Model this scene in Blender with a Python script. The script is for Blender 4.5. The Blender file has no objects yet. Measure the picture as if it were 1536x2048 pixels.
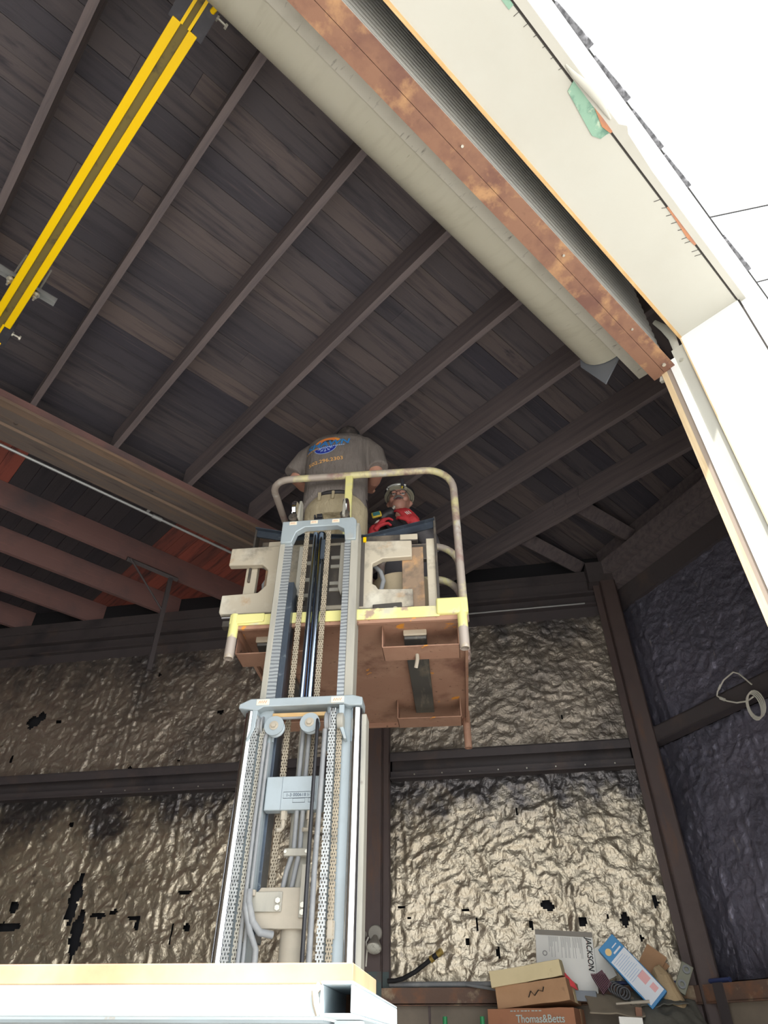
import bpy, bmesh, math, random
from mathutils import Vector, Matrix, Euler, noise
random.seed(7)
sc = bpy.context.scene
COL = sc.collection
PI = math.pi
def R(d): return math.radians(d)

# ------------------------------------------------------------------ camera
YAW, PITCH, ROLL, FPX = R(42.3825), R(39.5973), R(0.3147), 1300.8
def cam_axes():
    fw = Vector((math.sin(YAW)*math.cos(PITCH), math.cos(YAW)*math.cos(PITCH), math.sin(PITCH)))
    r0 = Vector((math.cos(YAW), -math.sin(YAW), 0)); u0 = r0.cross(fw)
    r = math.cos(ROLL)*r0 + math.sin(ROLL)*u0; u = -math.sin(ROLL)*r0 + math.cos(ROLL)*u0
    return r, u, fw
_r, _u, _f = cam_axes()
cd = bpy.data.cameras.new('camera'); cam = bpy.data.objects.new('camera', cd); COL.objects.link(cam)
cam.matrix_world = Matrix(((_r.x, _u.x, -_f.x, 0), (_r.y, _u.y, -_f.y, 0), (_r.z, _u.z, -_f.z, 1.6), (0, 0, 0, 1)))
cd.sensor_fit = 'HORIZONTAL'; cd.sensor_width = 36; cd.lens = FPX*36/1536; cd.clip_start = 0.02; cd.clip_end = 500
sc.camera = cam

# ------------------------------------------------------------------ light
w = bpy.data.worlds.new('sky'); sc.world = w; w.use_nodes = True
bg = w.node_tree.nodes['Background']; bg.inputs[0].default_value = (0.93, 0.97, 1.0, 1); bg.inputs[1].default_value = 1.5
sd = bpy.data.lights.new('sun', 'SUN'); sun = bpy.data.objects.new('sun', sd); COL.objects.link(sun)
sd.energy = 5.0; sd.color = (1.0, 0.955, 0.89); sd.angle = R(1.0)
sun.rotation_euler = Vector((0.55, 1.0, -1.8)).to_track_quat('-Z', 'Y').to_euler()
sc.view_settings.view_transform = 'Standard'; sc.view_settings.look = 'None'
sc.view_settings.gamma = 1.0; sc.view_settings.use_curve_mapping = False
sc.view_settings.exposure = 1.25

# ------------------------------------------------------------------ materials
def mat(name, base, rough=0.6, metal=0.0, var=(), bump=None, rvar=0.0, tint=None, wave=None, vor=None, top_dark=None):
    """var: (colour, scale, lo, hi, (sx,sy,sz), detail); bump: (scale, strength, distance, stretch)"""
    m = bpy.data.materials.new(name); m.use_nodes = True
    nt = m.node_tree; n = nt.nodes; L = nt.links; b = n['Principled BSDF']
    b.inputs['Roughness'].default_value = rough; b.inputs['Metallic'].default_value = metal
    tc = n.new('ShaderNodeTexCoord')
    def noise_node(scale, stretch=(1, 1, 1), detail=6, rgh=0.6):
        mp = n.new('ShaderNodeMapping'); mp.inputs['Scale'].default_value = stretch
        L.new(tc.outputs['Object'], mp.inputs[0])
        t = n.new('ShaderNodeTexNoise'); t.inputs['Scale'].default_value = scale
        t.inputs['Detail'].default_value = detail; t.inputs['Roughness'].default_value = rgh
        L.new(mp.outputs[0], t.inputs['Vector']); return t
    col = n.new('ShaderNodeRGB'); col.outputs[0].default_value = (*base, 1); cur = col.outputs[0]
    if tint:
        at = n.new('ShaderNodeAttribute'); at.attribute_name = 'tint'
        rp = n.new('ShaderNodeValToRGB'); rp.color_ramp.interpolation = 'LINEAR'
        els = rp.color_ramp.elements
        for i, (p, c) in enumerate(tint):
            e = els[i] if i < 2 else els.new(p)
            e.position = p; e.color = (*c, 1)
        L.new(at.outputs['Fac'], rp.inputs[0]); cur = rp.outputs[0]
    for v in var:
        c, scale, lo, hi = v[:4]; st = v[4] if len(v) > 4 else (1, 1, 1)
        t = noise_node(scale, st)
        rp = n.new('ShaderNodeValToRGB'); rp.color_ramp.elements[0].position = lo; rp.color_ramp.elements[1].position = hi
        L.new(t.outputs['Fac'], rp.inputs[0])
        mx = n.new('ShaderNodeMix'); mx.data_type = 'RGBA'
        L.new(rp.outputs[0], mx.inputs[0]); L.new(cur, mx.inputs[6]); mx.inputs[7].default_value = (*c, 1)
        cur = mx.outputs[2]
    if wave:
        c, scale, direction, lo, hi = wave
        wv = n.new('ShaderNodeTexWave'); wv.wave_type = 'BANDS'; wv.bands_direction = direction
        wv.inputs['Scale'].default_value = scale; wv.inputs['Distortion'].default_value = 2.5; wv.inputs['Detail'].default_value = 2
        L.new(tc.outputs['Object'], wv.inputs['Vector'])
        rp = n.new('ShaderNodeValToRGB'); rp.color_ramp.elements[0].position = lo; rp.color_ramp.elements[1].position = hi
        L.new(wv.outputs['Fac'], rp.inputs[0])
        mx = n.new('ShaderNodeMix'); mx.data_type = 'RGBA'
        L.new(rp.outputs[0], mx.inputs[0]); L.new(cur, mx.inputs[6]); mx.inputs[7].default_value = (*c, 1)
        cur = mx.outputs[2]
    if top_dark:                                             # darker tone towards the top of a sheet, stored per face
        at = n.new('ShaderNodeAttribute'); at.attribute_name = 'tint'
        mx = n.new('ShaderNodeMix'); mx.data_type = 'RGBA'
        L.new(at.outputs['Fac'], mx.inputs[0]); L.new(cur, mx.inputs[6]); mx.inputs[7].default_value = (*top_dark, 1)
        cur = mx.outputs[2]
    L.new(cur, b.inputs['Base Color'])
    hgt = None
    if bump:
        t = noise_node(bump[0], bump[3] if len(bump) > 3 else (1, 1, 1), 8)
        hgt = t.outputs['Fac']
    if vor:
        mp = n.new('ShaderNodeMapping'); L.new(tc.outputs['Object'], mp.inputs[0])
        t2 = noise_node(vor[0]*0.6); ad = n.new('ShaderNodeMixRGB'); ad.blend_type = 'ADD'; ad.inputs[0].default_value = 0.12
        L.new(mp.outputs[0], ad.inputs[1]); L.new(t2.outputs['Color'], ad.inputs[2])
        vt = n.new('ShaderNodeTexVoronoi'); vt.feature = 'DISTANCE_TO_EDGE'; vt.inputs['Scale'].default_value = vor[0]
        L.new(ad.outputs[0], vt.inputs['Vector'])
        vt2 = n.new('ShaderNodeTexVoronoi'); vt2.feature = 'F1'; vt2.inputs['Scale'].default_value = vor[0]*2.3
        L.new(ad.outputs[0], vt2.inputs['Vector'])
        mm = n.new('ShaderNodeMath'); mm.operation = 'ADD'
        L.new(vt.outputs['Distance'], mm.inputs[0]); L.new(vt2.outputs['Distance'], mm.inputs[1])
        if hgt is not None:
            m2 = n.new('ShaderNodeMath'); m2.operation = 'ADD'; L.new(mm.outputs[0], m2.inputs[0]); L.new(hgt, m2.inputs[1]); hgt = m2.outputs[0]
        else: hgt = mm.outputs[0]
    if hgt is not None:
        bp = n.new('ShaderNodeBump')
        bp.inputs['Strength'].default_value = bump[1] if bump else vor[1]
        bp.inputs['Distance'].default_value = bump[2] if bump else vor[2]
        L.new(hgt, bp.inputs['Height']); L.new(bp.outputs[0], b.inputs['Normal'])
    if rvar:
        t = noise_node(14); mr = n.new('ShaderNodeMapRange')
        mr.inputs['To Min'].default_value = max(0.03, rough-rvar); mr.inputs['To Max'].default_value = min(1, rough+rvar)
        L.new(t.outputs['Fac'], mr.inputs[0]); L.new(mr.outputs[0], b.inputs['Roughness'])
    return m

G = {}
G['concrete'] = mat('concrete', (.50, .485, .465), .85, var=[((.38, .37, .355), 1.3, .35, .7), ((.44, .43, .41), 9, .4, .7)], bump=(30, .15, .01))
G['shopfloor'] = mat('shop_floor', (.44, .42, .40), .7, var=[((.32, .30, .29), 1.1, .4, .7)], bump=(25, .1, .01))
G['deck'] = mat('deck_boards', (.1, .08, .08), .75, tint=[(0, (.050, .047, .062)), (.3, (.080, .072, .082)), (.6, (.118, .098, .100)), (.8, (.165, .128, .118)), (1, (.20, .13, .11))],
    var=[((.034, .032, .044), 3.0, .48, .75, (.5, 6, 1)), ((.19, .15, .14), 7, .60, .8, (.2, 9, 1)), ((.045, .04, .05), 2.2, .62, .7, (.8, 3, 1))], bump=(16, .4, .006, (.3, 6, 1)))
G['deck_rear'] = mat('rear_deck_boards', (.1, .08, .08), .75, tint=[(0, (.040, .038, .048)), (.3, (.054, .048, .055)), (.6, (.070, .058, .060)), (.8, (.11, .06, .055)), (1, (.40, .105, .075))],
    var=[((.030, .028, .036), 3.0, .5, .75, (6, .5, 1))], bump=(16, .35, .006, (6, .3, 1)))
G['joist'] = mat('joist_wood', (.165, .135, .135), .75, var=[((.10, .085, .092), 4, .4, .7, (5, .35, 5)), ((.23, .18, .16), 8, .6, .85, (6, .3, 6))], bump=(20, .3, .005, (6, .3, 6)))
G['joist_x'] = mat('red_joist_wood', (.21, .115, .105), .75, var=[((.10, .08, .085), 1.4, .5, .75), ((.30, .15, .135), 8, .58, .85, (.3, 6, 6))], bump=(20, .3, .005, (.3, 6, 6)))
G['rustbeam_light'] = mat('rusty_flange', (.22, .155, .115), .75, .05, var=[((.29, .19, .125), 3, .5, .75, (.5, 8, 8)), ((.12, .09, .075), 5, .55, .8, (.5, 5, 5))], bump=(40, .25, .003))
G['rustbeam'] = mat('rusted_steel', (.135, .108, .095), .7, .1, var=[((.19, .13, .09), 3, .5, .75, (.6, 8, 8)), ((.05, .04, .04), 5, .55, .8, (.5, 5, 5))], bump=(40, .25, .003))
G['darksteel'] = mat('sooty_steel', (.085, .072, .075), .6, .1, var=[((.14, .10, .085), 4, .55, .8), ((.045, .04, .046), 2.5, .5, .75)], bump=(30, .15, .003))
G['colsteel'] = mat('brown_column_paint', (.105, .075, .07), .55, .1, var=[((.16, .085, .055), 3, .55, .75, (3, 3, .6)), ((.07, .05, .05), 2, .5, .75)], bump=(30, .12, .003))
G['teal'] = mat('faded_teal_paint', (.07, .10, .10), .6, var=[((.10, .075, .065), 6, .5, .7)])
G['foil'] = mat('crinkled_foil', (.66, .58, .45), .36, .82, var=[((.52, .45, .34), 1.2, .40, .62), ((.15, .13, .12), 1.1, .56, .70), ((.25, .21, .18), 9, .60, .74)], vor=(15, .30, .012), bump=(38, .30, .012), rvar=.08, top_dark=(.15, .14, .14))
G['foil_sooty'] = mat('sooty_foil', (.46, .40, .33), .42, .74, var=[((.18, .16, .15), 1.0, .45, .66), ((.60, .53, .42), 5, .60, .75)], vor=(16, .34, .012), bump=(38, .34, .012), rvar=.1, top_dark=(.15, .14, .14))
G['foil_blue'] = mat('glare_tinted_foil', (.25, .24, .31), .45, .7, var=[((.16, .16, .21), 1.1, .4, .65), ((.48, .44, .40), 7, .64, .8, (3, 3, .7))], vor=(14, .4, .012), bump=(30, .4, .012, (1.5, 1.5, .6)), rvar=.1)  # pale blue veil of lens glare is painted into this foil colour
G['backing'] = mat('black_backing', (.02, .02, .024), .9)
G['stucco'] = mat('cream_panel_paint', (.48, .475, .42), .55, var=[((.44, .43, .375), 1.2, .45, .75), ((.48, .48, .43), 3, .5, .8)], bump=(60, .06, .002))
G['lip'] = mat('cream_drip_edge', (.46, .45, .40), .55, var=[((.40, .39, .34), 2, .45, .75)])
G['white'] = mat('white_wall_paint', (.86, .86, .84), .6, var=[((.78, .78, .76), 2, .5, .8)])
G['crack'] = mat('dark_gap', (.03, .025, .022), .9)
G['rustbar'] = mat('rusty_bottom_bar', (.26, .135, .085), .75, .1, var=[((.17, .08, .06), 4, .45, .62), ((.44, .25, .125), 6, .52, .64), ((.16, .08, .055), 26, .6, .8)], bump=(70, .35, .002))
G['curtain'] = mat('white_slats', (.90, .90, .88), .5, .0, var=[((.84, .85, .86), 4, .45, .75, (.2, 3, 3))])
G['hood'] = mat('beige_hood_paint', (.50, .48, .385), .5, var=[((.44, .42, .33), 5, .5, .72, (5, .8, .8)), ((.25, .22, .16), 11, .68, .78, (7, .7, .7)), ((.55, .53, .44), 2, .45, .75)])
G['hoodstrip'] = mat('streaked_grey_strip', (.56, .54, .46), .6, var=[((.16, .145, .12), 11, .60, .74, (5, 1.2, 1)), ((.44, .42, .35), 3, .5, .7)])
G['galvplate'] = mat('dull_plate', (.25, .27, .31), .5, .3)
G['woodtrim'] = mat('ochre_wood_edge', (.52, .33, .14), .7, var=[((.62, .44, .22), 10, .45, .7, (1, 6, 6))], bump=(40, .3, .003))
G['tanwood'] = mat('tan_jamb_wood', (.62, .47, .28), .7, var=[((.74, .60, .38), 8, .45, .7, (8, 8, .5))])
G['brownpaint'] = mat('brown_guide_paint', (.33, .27, .22), .6)
G['greenpeel'] = mat('old_green_paint', (.24, .40, .30), .8, var=[((.13, .25, .19), 14, .5, .65), ((.45, .55, .42), 22, .58, .7), ((.30, .17, .14), 5, .62, .72)], bump=(40, .5, .004))
G['rustspot'] = mat('rust_stain', (.45, .2, .1), .8, var=[((.28, .14, .12), 9, .45, .65)])
G['flash'] = mat('gravelly_flashing', (.13, .13, .14), .85, var=[((.05, .05, .055), 30, .45, .6), ((.26, .26, .28), 18, .58, .7)], bump=(50, .4, .004))
G['yellow'] = mat('bright_yellow_enamel', (1.0, .66, .0), .4, var=[((.95, .58, .0), 2, .5, .8, (1, .3, 1)), ((.10, .06, .02), 9, .70, .74, (2, .6, 2))])
G['olive'] = mat('olive_track_lining', (.17, .13, .035), .7, var=[((.06, .05, .03), 12, .55, .7)])
G['blackplastic'] = mat('black_plastic', (.022, .022, .026), .42)
G['clampblack'] = mat('dark_grey_clamp', (.045, .045, .055), .5, var=[((.07, .07, .08), 20, .5, .7)])
G['bolt'] = mat('zinc_bolt', (.62, .60, .52), .4, .6)
G['brass'] = mat('brass', (.62, .45, .13), .35, .7)
G['pipegrey'] = mat('grey_conduit', (.36, .37, .37), .45, .4)
G['mast'] = mat('blue_grey_enamel', (.38, .44, .47), .42, .15, var=[((.30, .34, .35), 3, .45, .7), ((.46, .44, .38), 9, .62, .8)], bump=(60, .05, .002))
G['mastbeige'] = mat('dusty_mast_paint', (.42, .40, .34), .6, .1, var=[((.33, .32, .28), 5, .45, .7, (3, 3, .5)), ((.22, .20, .17), 12, .64, .76)])
G['mastdark'] = mat('dark_blue_rail', (.09, .115, .15), .35, .5, var=[((.26, .30, .33), 14, .6, .7, (1, 1, 2)), ((.05, .06, .08), 4, .4, .7)])
G['ribbed'] = mat('worn_ribbed_rail', (.50, .53, .54), .35, .45, wave=((.24, .26, .28), 17, 'Z', .42, .72), var=[((.40, .43, .44), 3, .4, .7)])
G['chrome'] = mat('chrome', (.80, .83, .88), .12, 1.0)
G['chromedark'] = mat('oily_chrome', (.30, .36, .46), .16, 1.0)
G['chain'] = mat('steel_chain', (.42, .43, .42), .38, .7, var=[((.24, .24, .24), 20, .5, .7)])
G['chaintan'] = mat('dusty_chain', (.42, .36, .27), .6, .3, var=[((.25, .22, .17), 20, .5, .7)])
G['hosegrey'] = mat('grey_hose', (.24, .25, .26), .5, var=[((.36, .36, .35), 9, .5, .75)])
G['tanmetal'] = mat('dust_coated_metal', (.46, .41, .33), .7, .1, var=[((.36, .33, .27), 5, .45, .7), ((.18, .15, .12), 8, .66, .78)])
G['carriage'] = mat('worn_cream_paint', (.56, .50, .39), .6, .1, var=[((.17, .145, .12), 2.6, .50, .62), ((.50, .33, .19), 7, .63, .76), ((.70, .66, .55), 5, .5, .7)], bump=(60, .12, .002))
G['carriagedark'] = mat('greasy_dark_steel', (.085, .075, .066), .5, .3, var=[((.22, .18, .14), 6, .52, .72)], bump=(50, .15, .002))
G['carriagegrease'] = mat('greasy_web', (.13, .115, .10), .55, .2, var=[((.42, .37, .29), 4, .56, .74), ((.07, .06, .055), 3, .5, .7)])
G['shank'] = mat('rust_orange_shank', (.30, .21, .14), .75, .1, var=[((.55, .32, .15), 7, .50, .62), ((.09, .075, .065), 4, .48, .62)])
G['fork'] = mat('worn_fork_steel', (.10, .10, .095), .45, .5, var=[((.24, .22, .18), 8, .55, .75, (4, .6, 4)), ((.30, .25, .18), 3, .6, .75)])
G['rustpan'] = mat('rusty_pan', (.36, .20, .135), .75, .05, var=[((.44, .27, .185), 2.2, .45, .7), ((.20, .095, .065), 2.6, .54, .68), ((.72, .30, .04), 4.5, .63, .66), ((.12, .06, .04), 30, .62, .72)], bump=(60, .25, .002))
G['paleyellow'] = mat('chipped_yellow_paint', (.74, .70, .28), .55, var=[((.62, .60, .44), 6, .52, .7), ((.42, .30, .22), 9, .58, .66), ((.50, .46, .36), 3, .55, .72)], bump=(50, .1, .002))
G['rail'] = mat('scuffed_yellow_pipe', (.44, .38, .33), .5, .1, var=[((.66, .61, .34), 4, .52, .60), ((.34, .23, .20), 6, .52, .64), ((.58, .56, .52), 11, .56, .7)], bump=(50, .12, .002))
G['sticker'] = mat('cream_sticker', (.82, .74, .58), .5)
G['redprint'] = mat('red_print', (.62, .20, .10), .5)
G['shirt'] = mat('grey_polo_cloth', (.205, .18, .165), .85, var=[((.165, .145, .135), 5, .45, .7)], bump=(11, .9, .03, (1.8, 1.8, .55)))
G['shirt_dark'] = mat('charcoal_cloth', (.105, .10, .11), .85, bump=(11, .4, .02))
G['khaki'] = mat('khaki_cotton', (.44, .375, .25), .85, var=[((.38, .32, .21), 5, .45, .7)], bump=(10, .8, .03, (1.5, 1.5, .7)))
G['navy'] = mat('dark_work_trousers', (.05, .055, .075), .85, bump=(9, .3, .02))
G['skin'] = mat('skin', (.56, .29, .21), .5, var=[((.62, .34, .26), 7, .45, .7)])
G['skin2'] = mat('weathered_skin', (.50, .25, .19), .5, var=[((.56, .31, .24), 9, .45, .7)])
G['hair'] = mat('dark_hair', (.05, .042, .04), .7, var=[((.16, .13, .115), 30, .5, .75)], bump=(60, .4, .004))
G['greyhair'] = mat('grey_whiskers', (.17, .15, .145), .8, bump=(80, .4, .003))
G['belt'] = mat('black_belt', (.02, .018, .02), .5)
G['redglove'] = mat('red_knit_glove', (.58, .045, .055), .75, var=[((.45, .03, .04), 20, .5, .7)], bump=(90, .3, .002))
G['glovegrey'] = mat('black_glove_palm', (.03, .028, .03), .7)
G['glovewhite'] = mat('white_glove_print', (.8, .74, .72), .6)
G['helmet'] = mat('olive_grey_hard_shell', (.37, .36, .28), .3, var=[((.30, .29, .23), 4, .45, .7), ((.10, .10, .09), 9, .66, .74)])
G['lens'] = mat('clear_lamp_lens', (.85, .87, .85), .1, .3)
G['glasslens'] = mat('spectacle_lens', (.30, .18, .16), .1, .0)
G['label_yellow'] = mat('yellow_label', (.72, .56, .06), .5)
G['label_teal'] = mat('teal_label', (.05, .22, .24), .5)
G['tanbucket'] = mat('tan_bucket', (.44, .36, .24), .65, var=[((.34, .28, .19), 5, .45, .7)])
G['cardboard'] = mat('brown_cardboard', (.47, .275, .15), .85, var=[((.39, .22, .115), 4, .45, .7), ((.20, .11, .07), 7, .66, .76)])
G['cardboard_red'] = mat('reddish_cardboard', (.36, .16, .085), .85, var=[((.28, .12, .07), 5, .45, .7)])
G['cardboard_pale'] = mat('pale_cardboard', (.72, .60, .36), .85, var=[((.64, .53, .31), 4, .45, .7), ((.42, .32, .18), 9, .66, .76)])
G['cardboard_grey'] = mat('dusty_cardboard', (.30, .25, .185), .9, var=[((.24, .20, .15), 5, .45, .7)])
G['whitecard'] = mat('white_carton', (.86, .85, .80), .6, var=[((.80, .79, .74), 3, .45, .7)])
G['greyband'] = mat('grey_band', (.28, .255, .22), .7)
G['ink'] = mat('black_ink', (.03, .03, .03), .7)
G['greyink'] = mat('grey_ink', (.38, .37, .36), .7)
G['paleink'] = mat('pale_teal_ink', (.42, .50, .47), .7)
G['bluecard'] = mat('blue_carton', (.03, .24, .52), .45, var=[((.02, .17, .42), 4, .45, .7)])
G['bluelabel'] = mat('white_blue_label', (.74, .78, .84), .5, var=[((.60, .68, .82), 6, .55, .75)])
G['pinkprint'] = mat('pink_print', (.80, .42, .42), .5)
G['orangeprint'] = mat('orange_print', (.85, .60, .25), .5)
G['tanpaper'] = mat('crumpled_kraft_paper', (.52, .38, .22), .85, bump=(18, .7, .02))
G['canvas'] = mat('grey_green_canvas', (.15, .145, .12), .9, var=[((.11, .105, .09), 4, .45, .7)], bump=(12, .4, .02))
G['greytray'] = mat('blue_grey_plastic', (.17, .19, .22), .5)
G['maroon'] = mat('maroon_fins', (.14, .055, .075), .6)
G['cableblack'] = mat('dark_cable', (.05, .05, .055), .5)
G['cablewhite'] = mat('white_cable', (.72, .70, .62), .5)
G['plate'] = mat('green_grey_casting', (.26, .26, .20), .55, .2)
G['ledge'] = mat('flaking_rusty_ledge', (.17, .105, .078), .75, .1, var=[((.46, .36, .24), 5, .56, .66), ((.28, .13, .07), 7, .5, .7)], bump=(40, .3, .004))
G['basewall'] = mat('taupe_wall_panel', (.26, .215, .165), .75, var=[((.20, .165, .13), 3, .45, .7)])
G['bluepipe'] = mat('blue_pipe', (.06, .085, .22), .5)
G['blackhose'] = mat('black_hose', (.018, .018, .02), .5)
G['lampback'] = mat('lamp_housing', (.33, .31, .27), .5, .3)
G['lampglass'] = mat('lamp_glass', (.80, .79, .70), .25, .2, var=[((.55, .54, .46), 40, .5, .6)])
G['racksteel'] = mat('pale_blue_rack_paint', (.56, .63, .66), .5, .0, var=[((.46, .56, .61), 4, .45, .7), ((.45, .36, .26), 9, .66, .74)], bump=(40, .1, .002))
G['rackrust'] = mat('rusty_bore', (.20, .11, .07), .85)
G['orangebeam'] = mat('faded_rust_plate', (.46, .27, .15), .75, var=[((.34, .18, .10), 3, .52, .7), ((.55, .38, .22), 2, .5, .7)], bump=(60, .15, .002))
G['greenplastic'] = mat('green_plastic', (.03, .28, .10), .5)
G['wire'] = mat('black_wire', (.02, .02, .02), .7)
G['logo_orange'] = mat('orange_print_ink', (.88, .27, .06), .7, var=[((.85, .52, .10), 12, .5, .7)])
G['logo_yellow'] = mat('peach_print_ink', (.88, .50, .17), .7)
G['logo_blue'] = mat('blue_print_ink', (.035, .21, .58), .7, var=[((.04, .33, .70), 18, .5, .7)])
G['logo_navy'] = mat('navy_print_ink', (.012, .035, .36), .7)
G['logo_pale'] = mat('pale_blue_print_ink', (.38, .52, .80), .7)
G['shelfsteel'] = mat('shelf_steel', (.14, .13, .12), .6, .3)

# ------------------------------------------------------------------ building helpers
WM = {}
def each(mb, name, m, parent=None, frame=None, **k):
    """every loose piece of the builder becomes an object of its own"""
    bm = mb.bm; bm.verts.index_update(); left = set(bm.verts); out = []
    order = list(bm.verts)
    for v0 in order:
        if v0 not in left: continue
        st, isl = [v0], []
        left.discard(v0)
        while st:
            v = st.pop(); isl.append(v)
            for e in v.link_edges:
                o = e.other_vert(v)
                if o in left: left.discard(o); st.append(o)
        q = MB(); mp = {v: q.bm.verts.new(v.co) for v in isl}
        for f in {f for v in isl for f in v.link_faces}: q.bm.faces.new([mp[v] for v in f.verts])
        out.append(q.build(name, m, parent, frame if frame is not None else I4, **k))
    bm.free(); return out
I4 = Matrix.Identity(4)
class MB:
    def __init__(s): s.bm = bmesh.new()
    def _m(s, vs, M):
        if M is not None:
            for v in vs: v.co = M @ v.co
    def hexa(s, p):
        v = [s.bm.verts.new(q) for q in p]
        for f in ((0, 3, 2, 1), (4, 5, 6, 7), (0, 1, 5, 4), (1, 2, 6, 5), (2, 3, 7, 6), (3, 0, 4, 7)): s.bm.faces.new([v[i] for i in f])
        return v
    def box(s, x0, x1, y0, y1, z0, z1, M=None):
        v = s.hexa([(x0, y0, z0), (x1, y0, z0), (x1, y1, z0), (x0, y1, z0), (x0, y0, z1), (x1, y0, z1), (x1, y1, z1), (x0, y1, z1)])
        s._m(v, M); return s
    def obox(s, c, size, rot=(0, 0, 0)):
        M = Matrix.Translation(c) @ Euler([R(a) for a in rot]).to_matrix().to_4x4()
        a, b, c2 = [q/2 for q in size]
        return s.box(-a, a, -b, b, -c2, c2, M)
    def cyl(s, p0, p1, r0, r1=None, n=20, cap=True):
        return s.tube([p0, p1], [r0, r0 if r1 is None else r1], n, cap)
    def tube(s, pts, r, n=12, cap=True, closed=False, flat=1.0):
        pts = [Vector(p) for p in pts]; k = len(pts)
        rs = r if isinstance(r, (list, tuple)) else [r]*k
        rings = []; up = None
        for i, p in enumerate(pts):
            a = pts[i-1] if (i > 0 or closed) else p; b = pts[(i+1) % k] if (i < k-1 or closed) else p
            t = (b-a).normalized()
            if up is None:
                up = Vector((0, 0, 1)) if abs(t.z) < .9 else Vector((1, 0, 0))
            x = (up - t*up.dot(t)).normalized(); up = x; y = t.cross(x)
            rings.append([s.bm.verts.new(p + (x*math.cos(2*PI*j/n)*flat + y*math.sin(2*PI*j/n))*rs[i]) for j in range(n)])
        m = k if closed else k-1
        for i in range(m):
            A, B = rings[i], rings[(i+1) % k]
            for j in range(n): s.bm.faces.new((A[j], A[(j+1) % n], B[(j+1) % n], B[j]))
        if cap and not closed:
            s.bm.faces.new(rings[0][::-1]); s.bm.faces.new(rings[-1])
        return s
    def prism(s, poly, d0, d1, plane='xz', M=None):
        def P(a, b, d): return {'xz': (a, d, b), 'xy': (a, b, d), 'yz': (d, a, b)}[plane]
        A = [s.bm.verts.new(P(a, b, d0)) for a, b in poly]; B = [s.bm.verts.new(P(a, b, d1)) for a, b in poly]
        n = len(poly)
        s.bm.faces.new(A); s.bm.faces.new(B[::-1])
        for i in range(n): s.bm.faces.new((A[i], B[i], B[(i+1) % n], A[(i+1) % n]))
        s._m(A+B, M); return s
    def lathe(s, prof, base=(0, 0, 0), axis=(0, 0, 1), n=24, cap=True):
        q = Vector((0, 0, 1)).rotation_difference(Vector(axis).normalized()); base = Vector(base)
        rings = [[s.bm.verts.new(base + q @ Vector((r*math.cos(2*PI*j/n), r*math.sin(2*PI*j/n), h))) for j in range(n)] for r, h in prof]
        for A, B in zip(rings, rings[1:]):
            for j in range(n): s.bm.faces.new((A[j], A[(j+1) % n], B[(j+1) % n], B[j]))
        if cap: s.bm.faces.new(rings[0][::-1]); s.bm.faces.new(rings[-1])
        return s
    def loft(s, rings, n=24, power=2.0):
        """rings: (cx,cy,cz,rx,ry[,tiltx]) horizontal superellipse sections"""
        RR = []
        for q in rings:
            cx, cy, cz, rx, ry = q[:5]; tl = q[5] if len(q) > 5 else 0
            ring = []
            for j in range(n):
                a = 2*PI*j/n; c, d = math.cos(a), math.sin(a)
                px = rx*math.copysign(abs(c)**(2/power), c); py = ry*math.copysign(abs(d)**(2/power), d)
                ring.append(s.bm.verts.new((cx+px, cy+py, cz+tl*py)))
            RR.append(ring)
        for A, B in zip(RR, RR[1:]):
            for j in range(n): s.bm.faces.new((A[j], A[(j+1) % n], B[(j+1) % n], B[j]))
        s.bm.faces.new(RR[0][::-1]); s.bm.faces.new(RR[-1]); return s
    def ell(s, c, rad, n=20, m=12, rot=None):
        c = Vector(c); rings = []
        for i in range(1, m):
            t = PI*i/m
            rings.append([s.bm.verts.new(Vector((rad[0]*math.sin(t)*math.cos(2*PI*j/n), rad[1]*math.sin(t)*math.sin(2*PI*j/n), -rad[2]*math.cos(t)))) for j in range(n)])
        b = s.bm.verts.new((0, 0, -rad[2])); t_ = s.bm.verts.new((0, 0, rad[2]))
        for A, B in zip(rings, rings[1:]):
            for j in range(n): s.bm.faces.new((A[j], A[(j+1) % n], B[(j+1) % n], B[j]))
        for j in range(n):
            s.bm.faces.new((b, rings[0][(j+1) % n], rings[0][j])); s.bm.faces.new((t_, rings[-1][j], rings[-1][(j+1) % n]))
        M = Matrix.Translation(c) @ (Euler([R(a) for a in rot]).to_matrix().to_4x4() if rot else I4)
        s._m([v for r in rings for v in r]+[b, t_], M); return s
    def build(s, name, m, parent=None, frame=I4, bevel=0, sharp=38, smooth=True, remesh=0, sub=0, attr=None):
        bm = s.bm
        if smooth and not remesh: bmesh.ops.recalc_face_normals(bm, faces=bm.faces)
        vs = [v.co for v in bm.verts]
        lo = [min(v[i] for v in vs) for i in range(3)]; hi = [max(v[i] for v in vs) for i in range(3)]
        c = Vector(((lo[0]+hi[0])/2, (lo[1]+hi[1])/2, lo[2]))
        for v in bm.verts: v.co -= c
        me = bpy.data.meshes.new(name); bm.to_mesh(me); bm.free()
        if attr is not None:
            a = me.attributes.new('tint', 'FLOAT', 'FACE')
            a.data.foreach_set('value', attr)
        me.materials.append(G[m] if isinstance(m, str) else m)
        if smooth:
            me.polygons.foreach_set('use_smooth', [True]*len(me.polygons))
            if not remesh: me.set_sharp_from_angle(angle=R(sharp))
        o = bpy.data.objects.new(name, me); COL.objects.link(o)
        place(o, frame @ Matrix.Translation(c), parent)
        if bevel:
            b = o.modifiers.new('bevel', 'BEVEL'); b.width = bevel; b.segments = 2; b.limit_method = 'ANGLE'; b.angle_limit = R(40)
        if remesh:
            r = o.modifiers.new('skin', 'REMESH'); r.mode = 'VOXEL'; r.voxel_size = remesh; r.use_smooth_shade = True
            sm = o.modifiers.new('smooth', 'SMOOTH'); sm.iterations = 4; sm.factor = .5
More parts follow.
